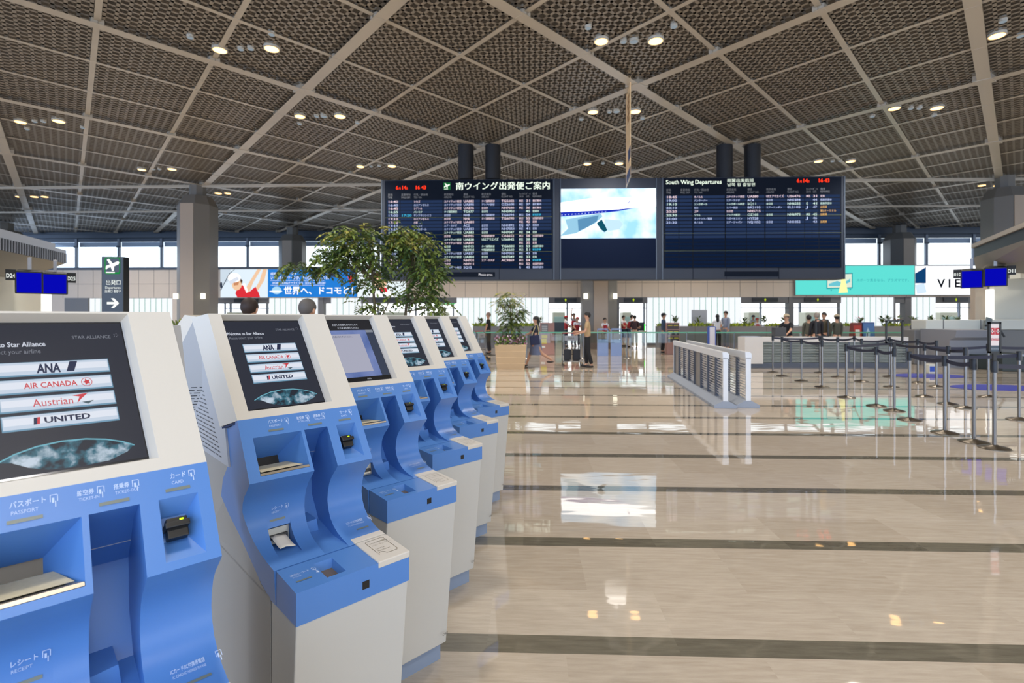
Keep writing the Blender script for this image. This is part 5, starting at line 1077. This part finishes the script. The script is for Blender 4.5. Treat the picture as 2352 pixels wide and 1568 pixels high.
def person(label, x, y, face, H_=1.70, top=(40, 40, 44), bot=(40, 40, 44), skin=(204, 156, 126), hair=(28, 24, 22), leg=(0, 0), arm=((5, 10, 8), (5, 10, 8)), lean=0.0, skirt=None, longhair=False,
           cap=None, cuff=.5, shoes=(30, 28, 28), vest=None, sleeve=.6, bun=False, turn=0.0):
    """face: heading in degrees (0 = away from camera is +y ... uses local -y as front); leg=(fwd L, fwd R) degrees; arm=((out, fwd, elbow) ...)"""
    t = thing('person', label, 'person', (x, y, 0), R(face)); k = H_ / 1.72; le = R(lean)
    def V(x_, y_, z_): return (x_ * k, y_ * k, z_ * k)
    hipz = .92 * math.cos(R(max(abs(leg[0]), abs(leg[1])) * .8))
    J = {}; pel = Vector((0, 0, hipz)); up = Vector((0, -math.sin(le), math.cos(le)))
    def add(n, v, r_): J[n] = (v[0] * k, v[1] * k, v[2] * k, tuple(q * k for q in r_) if isinstance(r_, tuple) else r_ * k)
    waist = pel + up * .16; chest = pel + up * .36; neck0 = pel + up * .52; neck1 = pel + up * .58 + Vector((0, -.01, 0)); hd = pel + up * .665 + Vector((0, -.015, 0)); hd2 = pel + up * .735 + Vector((0, -.01, 0))
    add('pel', pel, (.145, .105)); add('waist', waist, (.125, .09)); add('chest', chest, (.15, .105)); add('nb', neck0, (.085, .065)); add('nk', neck1, .048); add('h1', hd, (.072, .088)); add('h2', hd2 + up * .008, (.084, .100)); add('h3', hd2 + up * .062, (.062, .074))
    E = [('pel', 'waist'), ('waist', 'chest'), ('chest', 'nb'), ('nb', 'nk'), ('nk', 'h1'), ('h1', 'h2'), ('h2', 'h3')]; info = {}
    for s_, nm, a in ((-1, 'L', arm[0]), (1, 'R', arm[1])):
        sh = neck0 + Vector((s_ * .165, 0, -.045)); out, fw, el = R(a[0]), R(a[1]), R(a[2])
        d1 = Vector((s_ * math.sin(out), -math.sin(fw) * math.cos(out), -math.cos(fw) * math.cos(out))); elb = sh + d1 * .28
        d2 = Vector((s_ * math.sin(out) * .5 * (1 - min(1, a[2] / 90)) - s_ * .25 * min(1, a[2] / 90), -math.sin(fw + el), -math.cos(fw + el))).normalized(); wr = elb + d2 * .24; hn = wr + d2 * .05
        add('s' + nm, sh, .052); add('e' + nm, elb, .040); add('w' + nm, wr, .026); add('p' + nm, hn, (.036, .018))
        E += [('nb', 's' + nm), ('s' + nm, 'e' + nm), ('e' + nm, 'w' + nm), ('w' + nm, 'p' + nm)]
        sd = Vector((d2.z, 0, -d2.x)) if abs(d2.y) < .7 else Vector((1, 0, 0)); sd = d2.cross(Vector((1, 0, 0))).normalized() if abs(d2.x) < .8 else Vector((0, 1, 0))
        for q, (off, ln_) in enumerate(((-.026, .062), (-.009, .072), (.009, .068), (.026, .054))):
            a1 = hn + sd * off * .9 + d2 * .03; a2 = a1 + d2 * ln_ * .55 + Vector((-s_ * .004, 0, 0)); a3 = a2 + (d2 + Vector((-s_ * .45, 0, 0))).normalized() * ln_ * .5
            add('f%s%da' % (nm, q), a1, .0095); add('f%s%db' % (nm, q), a2, .0085); add('f%s%dc' % (nm, q), a3, .007)
            E += [('p' + nm, 'f%s%da' % (nm, q)), ('f%s%da' % (nm, q), 'f%s%db' % (nm, q)), ('f%s%db' % (nm, q), 'f%s%dc' % (nm, q))]
        th_ = wr + d2 * .03 + sd * -.035; th2 = th_ + (d2 - sd * .5).normalized() * .04
        add('t' + nm, th_, .010); add('u' + nm, th2, .008); E += [('w' + nm, 't' + nm), ('t' + nm, 'u' + nm)]; info[nm] = (sh, elb, wr)
    for s_, nm, fw in ((-1, 'L', leg[0]), (1, 'R', leg[1])):
        hp = pel + Vector((s_ * .09, 0, -.04)); f_ = R(fw); bend = R(8 + max(0, -fw) * 1.0); kn = hp + Vector((s_ * .01, -math.sin(f_), -math.cos(f_))) * .42
        an = kn + Vector((0, -math.sin(f_ - bend), -math.cos(f_ - bend))) * .41
        if an.z < .075 or (fw >= 0): an.z = max(.075, min(an.z, .11))
        add('hp' + nm, hp, .088); add('kn' + nm, kn, .058); add('an' + nm, an, .040); toe = an + Vector((0, -.13, -.045 if fw > -8 else -.075)); toe.z = max(.022, toe.z); add('to' + nm, toe, (.034, .022)); E += [('pel', 'hp' + nm), ('hp' + nm, 'kn' + nm), ('kn' + nm, 'an' + nm), ('an' + nm, 'to' + nm)]; info['l' + nm] = (hp, kn, an, toe)
    sk = mat('skin %s' % (skin,), skin, .55); body = mobj('body', skin_mesh(J, E, 'pel'), sk, t)
    # shirt
    g = .016; S_ = {}; SE = []
    def a2(n, v, r_): S_[n] = (v[0] * k, v[1] * k, v[2] * k, tuple(q * k for q in r_) if isinstance(r_, tuple) else r_ * k)
    a2('a', pel + up * .0, (.155, .115)); a2('b', waist, (.142, .108)); a2('c', chest, (.168, .122)); a2('d', neck0 + up * .012, (.10, .078)); SE = [('a', 'b'), ('b', 'c'), ('c', 'd')]
    if sleeve:
        for nm in 'LR':
            sh, elb, wr = info[nm]; a2('s' + nm, sh, .066); SE.append(('d', 's' + nm))
            if sleeve < 1: a2('e' + nm, sh + (elb - sh) * max(.3, sleeve), .056); SE.append(('s' + nm, 'e' + nm))
            else: a2('e' + nm, elb, .052); a2('w' + nm, elb + (wr - elb) * .92, .038); SE += [('s' + nm, 'e' + nm), ('e' + nm, 'w' + nm)]
    mobj('shirt', skin_mesh(S_, SE, 'a'), mat('cloth %s' % (top,), top, .8), t)
    if vest:
        V_ = {}; 
        for n, v, r_ in (('a', pel + up * .02, (.16, .125)), ('b', waist, (.152, .118)), ('c', chest, (.178, .132)), ('d', neck0 - up * .03, (.135, .09))): V_[n] = (v[0] * k, v[1] * k, v[2] * k, tuple(q * k for q in r_))
        mobj('vest', skin_mesh(V_, [('a', 'b'), ('b', 'c'), ('c', 'd')], 'a'), mat('cloth %s' % (vest,), vest, .8), t)
    if skirt:
        o = MB(); aL, aR = info['lL'][1], info['lR'][1]; w_ = .13; ln_ = skirt; cy = (aL.y + aR.y) / 2; sp_ = abs(aL.y - aR.y) / 2
        o.lathe([(.150 * k, 0), (.165 * k, -.14 * k), (.18 * k, -.32 * k), (.19 * k, -ln_ * k)], mat('cloth %s' % (bot,), bot, .8), 18, Matrix.Translation((0, cy * .3 * k, (hipz + .06) * k)), sx=1.0, sy=.85 + sp_ * 1.6); o.build('skirt', t, smooth=60)
    else:
        T_ = {}; TE = []
        T_['p'] = (pel.x * k, pel.y * k, (pel.z + .02) * k, .118 * k); w2 = pel + up * .12; T_['q'] = (w2.x * k, w2.y * k, w2.z * k, (.128 * k, .100 * k)); TE.append(('p', 'q'))
        for nm in 'LR':
            hp, kn, an, to = info['l' + nm]; T_['h' + nm] = (hp.x * k, hp.y * k, hp.z * k, .100 * k); T_['k' + nm] = (kn.x * k, kn.y * k, kn.z * k, .076 * k); e = kn + (an - kn) * (.95 if cuff >= .5 else cuff); T_['a' + nm] = (e.x * k, e.y * k, e.z * k, .062 * k); TE += [('p', 'h' + nm), ('h' + nm, 'k' + nm), ('k' + nm, 'a' + nm)]
        mobj('trousers', skin_mesh(T_, TE, 'p'), mat('cloth %s' % (bot,), bot, .8), t)
    for nm in 'LR':
        hp, kn, an, to = info['l' + nm]; o = MB(); zf = min(an.z, to.z + .03) - .0
        o.ball(Vector((an.x, (an.y + to.y) / 2 - .005, max(.035, to.z + .008))) * k, (.045 * k, .125 * k, .038 * k), mat('shoe %s' % (shoes,), shoes, .5), 12, 6); o.build('shoe', t, smooth=60)
    hc = (hd + hd2) / 2 * k; hm = mat('hair %s' % (hair,), hair, .6)
    o = MB(); o.ball((0, 0, 0), (.090 * k, .108 * k, .108 * k), hm, 18, 9, M=Matrix.Translation(hc + Vector((0, .012, .028)) * k) @ Matrix.Rotation(R(-34), 4, 'X'), z0=-.32)
    if longhair: o.ball(hc + Vector((0, .075, -.12)) * k, (.075 * k, .05 * k, .17 * k), hm, 12, 7)
    if bun: o.ball(hc + Vector((0, .13, .0)) * k, .045 * k, hm, 10, 6)
    o.build('hair', t, smooth=60)
    o = MB(); sm_ = sk
    o.mesh([tuple(hc + Vector(p) * k) for p in ((-.012, -.085, -.012), (.012, -.085, -.012), (0, -.112, -.014), (0, -.088, .03))], [(0, 1, 2), (1, 3, 2), (3, 0, 2), (0, 3, 1)], sm_)
    for s_ in (-1, 1): o.ball(hc + Vector((s_ * .082, .005, -.005)) * k, (.012 * k, .02 * k, .03 * k), sm_, 8, 5)
    o.build('nose_and_ears', t)
    o = MB()
    for s_ in (-1, 1): o.ball(hc + Vector((s_ * .03, -.086, .018)) * k, (.011 * k, .006 * k, .007 * k), blk, 8, 4); o.ball(hc + Vector((s_ * .032, -.084, .037)) * k, (.018 * k, .006 * k, .004 * k), hm, 8, 4)
    o.build('eyes', t); o = MB(); o.ball(hc + Vector((0, -.084, -.045)) * k, (.022 * k, .006 * k, .006 * k), mat('lips', (150, 84, 78), .5), 8, 4); o.build('mouth', t)
    if cap:
        o = MB(); cmx = mat('cap %s' % (cap,), cap, .8); o.ball(hc + Vector((0, .01, .045)) * k, (.102 * k, .112 * k, .095 * k), cmx, 16, 7, z0=0.0); o.ball(hc + Vector((0, -.09, .05)) * k, (.08 * k, .075 * k, .010 * k), cmx, 12, 4); o.build('cap', t, smooth=60)
    return t
def P_(px, Y): return (px - 1176) * Y / FPX
red = (176, 44, 52); navy_ = (40, 46, 66); wshirt = (222, 222, 226)
x, y = gd(1345, 843)
person('man in a tan short-sleeved shirt and black trousers standing behind the luggage trolley', x + .06, y, -100, 1.70, (190, 160, 118), (26, 26, 28), arm=((4, 18, 70), (4, 15, 60)), leg=(6, -4), sleeve=.7)
x, y = gd(1231, 842)
w_ = person('woman in a dark top and grey-blue skirt striding past the planter, ponytail behind', x, y, -88, 1.62, (40, 44, 58), (112, 122, 150), longhair=True, leg=(26, -26), arm=((6, 40, 25), (6, 5, 10)), skirt=.52, sleeve=.8, hair=(22, 20, 20), shoes=(50, 40, 34))
o = MB(); o.prism([(-.16, .0), (.14, -.03), (.17, .26), (-.12, .30)], -.05, .05, mat('bag navy', (32, 38, 70), .7)); b_ = o.build('bag_body', None, bevel=.02)
bt = thing('shoulder_bag', 'dark navy shoulder bag carried at the side of the striding woman', 'bag', (x - .04, y - .27, .72), 0); b_.parent = bt; b_.rotation_euler = (0, 0, R(90)); b_.location = (0, 0, 0)
o = MB(); o.tube([(-.10, 0, .28), (-.02, .06, .48), (.07, .16, .66), (.12, .0, .40), (.10, 0, .27)], .012, mat('bag strap', (196, 178, 130), .7), 6); o.build('strap', bt)
person('man in a dark shirt with bald head standing behind the planter near the last kiosk', P_(1122, 22), 22, -100, 1.74, (34, 34, 36), (44, 42, 46), skin=(196, 146, 116), hair=(150, 120, 104), cuff=.5)
person('guard in a flat cap and blue uniform standing beside the planter wall', P_(1524, 22.6), 22.6, 60, 1.72, (66, 84, 108), (34, 36, 42), cap=(38, 40, 44), arm=((5, 4, 20), (5, 4, 20)), sleeve=1)
person('woman with black hair and white shirt, seen from behind, beside a taller man', P_(1648, 24.6), 24.6, 168, 1.68, (232, 230, 230), (28, 26, 30), longhair=True, arm=((5, 20, 60), (20, 10, 30)), hair=(20, 18, 18))
person('tall man in a pale blue-grey shirt facing the woman in white', P_(1667, 25.1), 25.1, -60, 1.84, (140, 148, 166), (120, 124, 136), arm=((6, 8, 10), (6, 8, 10)), sleeve=1)
person('man in a beige cap and black shirt leaning over his bag at the counter', P_(1812, 16.9), 16.9, -55, 1.66, (28, 28, 32), (196, 186, 158), cap=(178, 160, 132), lean=14, arm=((8, 40, 25), (8, 40, 25)), sleeve=.8)
o = MB(); o.box(-.17, .17, -.12, .12, 0, .27, mat('bag dark grey', (70, 70, 72), .7)); o.tube([(-.08, 0, .27), (-.06, 0, .34), (.06, 0, .34), (.08, 0, .27)], .012, blk, 6)
tag(o.build('travel_bag', loc=(P_(1789, 16.05), 16.05, .967), bevel=.03), 'dark grey travel bag on the slatted counter before the capped man', 'bag')
person('traveller with dark hair and a grey-green coat, nearest of the group at the rear belts', P_(1858, 18.4), 18.4, 150, 1.62, (92, 90, 78), (60, 56, 52), sleeve=1, hair=(38, 34, 32))
person('traveller with grey hair and a black jacket behind the thin empty sign frame', P_(1876, 18.0), 18.0, 170, 1.70, (36, 34, 38), (44, 42, 44), sleeve=1, hair=(150, 140, 128))
person('traveller with black hair and brown jacket looking sideways by the rear belts', P_(1893, 19.0), 19.0, -60, 1.72, (84, 76, 58), (50, 48, 46), sleeve=1)
person('traveller in a light knitted cap and dark green coat at the rear belts', P_(1922, 18.2), 18.2, 175, 1.64, (74, 74, 62), (50, 50, 48), cap=(172, 156, 130), sleeve=1)
for i, (px, Y, H_, fc, cp, lb) in enumerate(((1300, 27.6, 1.62, 100, (196, 40, 44), 'staff member in red cap and red vest, half hidden by the dark screen desk'), (1325, 26.8, 1.58, 0, (196, 40, 44), 'staff member in red cap and vest facing the man in the tan shirt'),
        (1318, 28.0, 1.76, 30, None, 'staff member with dark hair raising an arm behind the red capped colleague'), (1389, 24.4, 1.52, 20, None, 'staff member in a red vest standing behind the pale blue sign frames'),
        (1432, 27.6, 1.64, 40, None, 'staff member in a red vest at the bright doorway, nearer the central column'), (1443, 27.0, 1.70, 80, None, 'staff member in red vest and white sleeves at the bright doorway bending forward'),
        (1730, 29.5, 1.66, 0, (60, 66, 84), 'staff member in a dark cap behind the plants of the long planter wall'), (1739, 28.6, 1.50, 10, (176, 60, 60), 'staff member in a dull red cap behind the plants of the long planter wall'))):
    person(lb, P_(px, Y), Y, fc, H_, wshirt, navy_ if i < 6 else (60, 60, 64), vest=red if i not in (6,) else (170, 150, 60), cap=cp, skirt=.48 if i in (4, 5) else None, lean=16 if i in (1, 5) else 0, arm=((20, 150, 10), (8, 20, 40)) if i == 2 else ((6, 30, 50), (6, 25, 45)))
person('traveller in a dark maroon striped shirt and khaki trousers at the bright doorway', P_(1458, 25.8), 25.8, 178, 1.64, (62, 42, 44), (162, 150, 118), sleeve=1, arm=((6, 25, 60), (6, 25, 60)))
person('person with brown hair, only the head top showing above the second kiosk', P_(573, 5.9), 5.9, 175, 1.745, (96, 80, 70), (60, 60, 66), hair=(44, 28, 22), longhair=False)
person('person with short grey hair, only the head top showing above the third kiosk', P_(706, 5.9), 5.9, 160, 1.735, (90, 96, 104), (60, 60, 66), hair=(92, 86, 82))
# ------------------------------------------------------------------ trolleys
def trolley(label, x, y, rz, load):
    t = thing('luggage_trolley', label, 'trolley', (x, y, 0), rz); tb = steel
    o = MB()
    for s_ in (-1, 1): o.tube([(s_ * .30, -.30, .14), (s_ * .30, .22, .16), (s_ * .29, .26, .30), (s_ * .29, .30, .98), (s_ * .26, .36, 1.04)], .016, tb, 8)
    for zz, yy in ((.16, -.28), (.16, .0), (.75, .285), (.34, .265)): o.tube([(-.30, yy, zz), (.30, yy, zz)], .013, tb, 8)
    for q in (-.12, 0, .12): o.tube([(q, -.28, .165), (q, .22, .165)], .008, tb, 6)
    o.build('frame', t, smooth=50)
    o = MB(); o.tube([(-.27, .36, 1.04), (.27, .36, 1.04)], .02, mat('handle red', (170, 60, 60), .4), 10); o.build('handle', t)
    o = MB(); o.box(-.22, .22, .24, .262, .80, .96, mat('basket plate', (150, 152, 156), .4)); pl2 = o.build('name_plate', t, bevel=.01); o = MB(); o.text('NAA', -.1, .85, .09, Matrix.Translation((0, .236, 0)) @ TW, mat('dark print', (110, 106, 100), .5), .003, bold=.02, fit=.2); o.build('lettering', pl2)
    for s_, yy in ((-1, -.26), (1, -.26), (-1, .2), (1, .2)):
        o = MB(); o.lathe([(.045, -.014), (.055, -.008), (.055, .008), (.045, .014)], mat('wheel rubber', (40, 40, 42), .6), 14, Matrix.Translation((s_ * .29, yy, .056)) @ Matrix.Rotation(R(90), 4, 'Y')); w2 = o.build('wheel', t, smooth=40)
        o = MB(); o.box(s_ * .29 - .02, s_ * .29 + .02, yy - .02, yy + .02, .09, .15, mat('caster brass', (180, 150, 100), .3, .7)); o.build('caster', t)
    return t
x, y = gd(1314, 840); trolley('steel luggage trolley with a red handle and two dark bags, before the man in tan', x, y, 0, True)
for i, s_ in enumerate((-.15, .14)):
    bg_ = thing('suitcase', ('dark suitcase on the trolley, on the planter side' if i == 0 else 'dark suitcase on the trolley, next to the man in tan'), 'suitcase', (x + s_, y + .02, .178), 0, 'suitcases on the trolley')
    o = MB(); o.box(-.11, .11, -.09, .09, .0, .36, mat('suitcase black', (34, 34, 38), .6)); o.build('shell', bg_, bevel=.02); o = MB(); o.tube([(-.06, 0, .35), (-.06, 0, .52), (.06, 0, .52), (.06, 0, .35)], .009, mat('suitcase handle', (60, 60, 64), .4), 6); o.build('handle', bg_)
x, y = gd(1122, 826); trolley('steel luggage trolley between the farthest kiosk and the beige planter', x - .05, y + .1, R(60), False)
# ------------------------------------------------------------------ stands and sign boards
def stand(label, px0, px1, yt, yb, face, body, draw=None, lean=.14):
    Y = FPX * CAMZ / (yb - HOR); x0, x1 = P_(px0, Y), P_(px1, Y); W_ = x1 - x0; H_ = zat(yt, Y); t = thing('information_stand', label, 'information stand', ((x0 + x1) / 2, Y, 0))
    o = MB(); o.hexa([(-W_ / 2, 0, 0), (W_ / 2, 0, 0), (W_ / 2, .4, 0), (-W_ / 2, .4, 0)], [(-W_ / 2, lean, H_), (W_ / 2, lean, H_), (W_ / 2, lean + .14, H_), (-W_ / 2, lean + .14, H_)], body); o.build('stand_body', t, bevel=.01)
    o = MB(); T = frame((-W_ / 2, 0, 0), (1, 0, 0), (0, lean, H_)); draw(o, T, W_, math.hypot(lean, H_)); o.build('face_sheet', t); return t
yel = mat('poster yellow', (214, 190, 50), .5); gyb = mat('poster grey', (120, 118, 120), .5); brn = mat('stand reddish', (168, 126, 116), .5); wpp = mat('poster white', (226, 224, 220), .5); dkr = mat('board dark brown', (74, 62, 62), .5)
def f1(o, T, W_, H_):
    o.rect(.05, H_ * .66, W_ * .55, H_ * .96, T, gyb, .004); o.rect(.02, H_ * .35, W_ * .45, H_ * .50, T, yel, .004); o.rect(.06, H_ * .52, W_ * .5, H_ * .62, T, yel, .004); o.rect(.03, H_ * .22, W_ * .34, H_ * .28, T, wpp, .004)
    for q in range(4): o.rect(.07, H_ * (.70 + q * .06), W_ * .5, H_ * (.715 + q * .06), T, wpp, .005)
def f2(o, T, W_, H_):
    for q in range(3): o.rect(.03, H_ * (.40 + q * .2), W_ - .03, H_ * (.57 + q * .2), T, dkr, .004); o.rect(.06, H_ * (.50 + q * .2), W_ * .45, H_ * (.53 + q * .2), T, yel, .006); o.rect(W_ * .55, H_ * (.50 + q * .2), W_ - .06, H_ * (.53 + q * .2), T, yel, .006)
    o.poly([(W_ * .3 + .05 * math.cos(q), H_ * .66 + .05 * math.sin(q)) for q in [i * .52 for i in range(12)]], T, mat('ring grey', (150, 140, 140), .5), .006); o.poly([(W_ * .7 + .05 * math.cos(q), H_ * .66 + .05 * math.sin(q)) for q in [i * .52 for i in range(12)]], T, mat('ring grey', (150, 140, 140), .5), .006)
stand('reddish information stand with yellow notices beside the striding woman', 1241, 1274, 741, 815, None, brn, f1); stand('reddish flight information stand with dark brown boards beside the guard', 1533, 1563, 741, 814, None, brn, f2)
def f3(o, T, W_, H_): o.rect(.04, H_ * .30, W_ - .04, H_ * .92, T, mat('poster red', (176, 62, 56), .5), .004); o.rect(.10, H_ * .6, W_ - .10, H_ * .80, T, wpp, .006)
def f4(o, T, W_, H_): o.rect(.02, H_ * .20, W_ - .02, H_ * .96, T, mat('poster blue', (84, 122, 178), .5), .004); o.poly([(W_ * .2, H_ * .5), (W_ * .5, H_ * .45), (W_ * .6, H_ * .7), (W_ * .4, H_ * .85), (W_ * .25, H_ * .7)], T, mat('poster pale blue', (180, 204, 226), .5), .006)
stand('red poster stand behind the rear belts', 1960, 1982, 741, 820, None, mat('stand dark red', (120, 50, 46), .5), f3, .05); stand('blue poster stand behind the rear belts, next to the red poster', 1984, 2011, 740, 820, None, mat('stand blue', (70, 96, 150), .5), f4, .05)
lbm = mat('frame pale blue', (138, 160, 206), .45)
for a, b, lb in ((1372, 1397, 'pale blue upright sign frame before the central column, nearer the trolley'), (1403, 1428, 'pale blue upright sign frame before the central column, nearer the doorway')):
    Y = FPX * CAMZ / (817 - HOR); W_ = (b - a) * Y / FPX; t = thing('sign_frame', lb, 'sign', (P_((a + b) / 2, Y), Y, 0), 0, 'pale blue sign frames'); H_ = zat(754, Y); o = MB()
    o.box(-W_ / 2, W_ / 2, 0, .05, .0, H_ * .60, lbm); o.box(-W_ / 2, -W_ / 2 + .03, 0, .05, H_ * .6, H_, lbm); o.box(W_ / 2 - .03, W_ / 2, 0, .05, H_ * .6, H_, lbm); o.box(-W_ / 2, W_ / 2, 0, .05, H_ - .06, H_, lbm); o.build('board', t, bevel=.004)
    o = MB(); o.box(-W_ / 2 + .03, W_ / 2 - .03, .02, .03, H_ * .62, H_ * .80, mat('poster brown', (128, 120, 116), .5)); o.build('picture', t)
Y = 17.5; t = thing('totem_sign', 'slim white upright sign with blue edges beyond the slatted barriers', 'sign', (P_(1636, Y), Y, 0)); H_ = zat(749, Y)
o = MB(); o.prism([(-.13, 0), (.13, 0), (.13, H_ - .04), (.09, H_), (-.09, H_), (-.13, H_ - .04)], 0, .12, mat('totem blue', (50, 80, 160), .4), 'y'); o.build('blue_shell', t); o = MB(); o.box(-.09, .09, -.01, 0, .05, H_ - .03, mat('totem white', (210, 204, 206), .4)); o.build('white_front', t)
# staff desks with dark screens in the doorways
for a, b, yt, Y, lb, gr in ((1272, 1297, 740, 25.5, 'staff desk with a large black screen beside the trolley', False), (1452, 1482, 740, 28.2, 'staff desk with a black screen and a green lit edge in the doorway', True)):
    W_ = (b - a) * Y / FPX; t = thing('staff_desk', lb, 'desk', (P_((a + b) / 2, Y), Y, 0)); o = MB(); o.box(-W_ / 2 - .1, W_ / 2 + .1, .1, .7, .76, .80, mat('desk beige', (190, 160, 124), .5)); o.build('desk_top', t)
    for s_ in (-1, 1): o = MB(); o.box(s_ * W_ / 2 - .02, s_ * W_ / 2 + .02, .15, .65, 0, .76, frl); o.build('leg', t)
    o = MB(); o.box(-W_ / 2, W_ / 2, .2, .26, .82, zat(yt, Y), blk); o.box(-.05, .05, .22, .3, .79, .84, blk); o.build('screen', t)
    if gr: o = MB(); o.box(W_ / 2, W_ / 2 + .05, .19, .25, .85, zat(yt, Y) - .1, emis('green lamp', (60, 255, 80), 1.5)); o.build('green_edge', t)
o = MB(); Y = 26.0; o.box(-.75, .75, 0, .6, 0, .80, mat('desk brown grey', (120, 104, 92), .5)); o.box(-.8, .8, -.05, .65, .8, .84, mat('desk beige', (190, 160, 124), .5)); tag(o.build('service_table', loc=(P_(1385, 25.3), 25.3, 0), bevel=.01), 'low brown table in front of the central column behind the sign frames', 'table')
# green lit exit style signs hanging in the doorways
for a, b, py, lb in ((1706, 1740, 692, 'green lit strip sign with a white roundel hanging in the doorway'), (1000, 1046, 694, 'green lit strip lamp in the wide doorway behind the tree')):
    Y = 30.5; W_ = (b - a) * Y / FPX; t = thing('hanging_sign', lb, 'sign', (P_((a + b) / 2, Y), Y, zat(py, Y) - .1)); o = MB(); o.box(-W_ / 2, W_ / 2, 0, .1, 0, .14, emis('green strip', (40, 220, 90), 1.2)); o.build('lit_strip', t); o = MB(); o.box(-.03, .03, .02, .08, .14, 3.02 - zat(py, Y) + .1, frl); o.build('hanger', t)
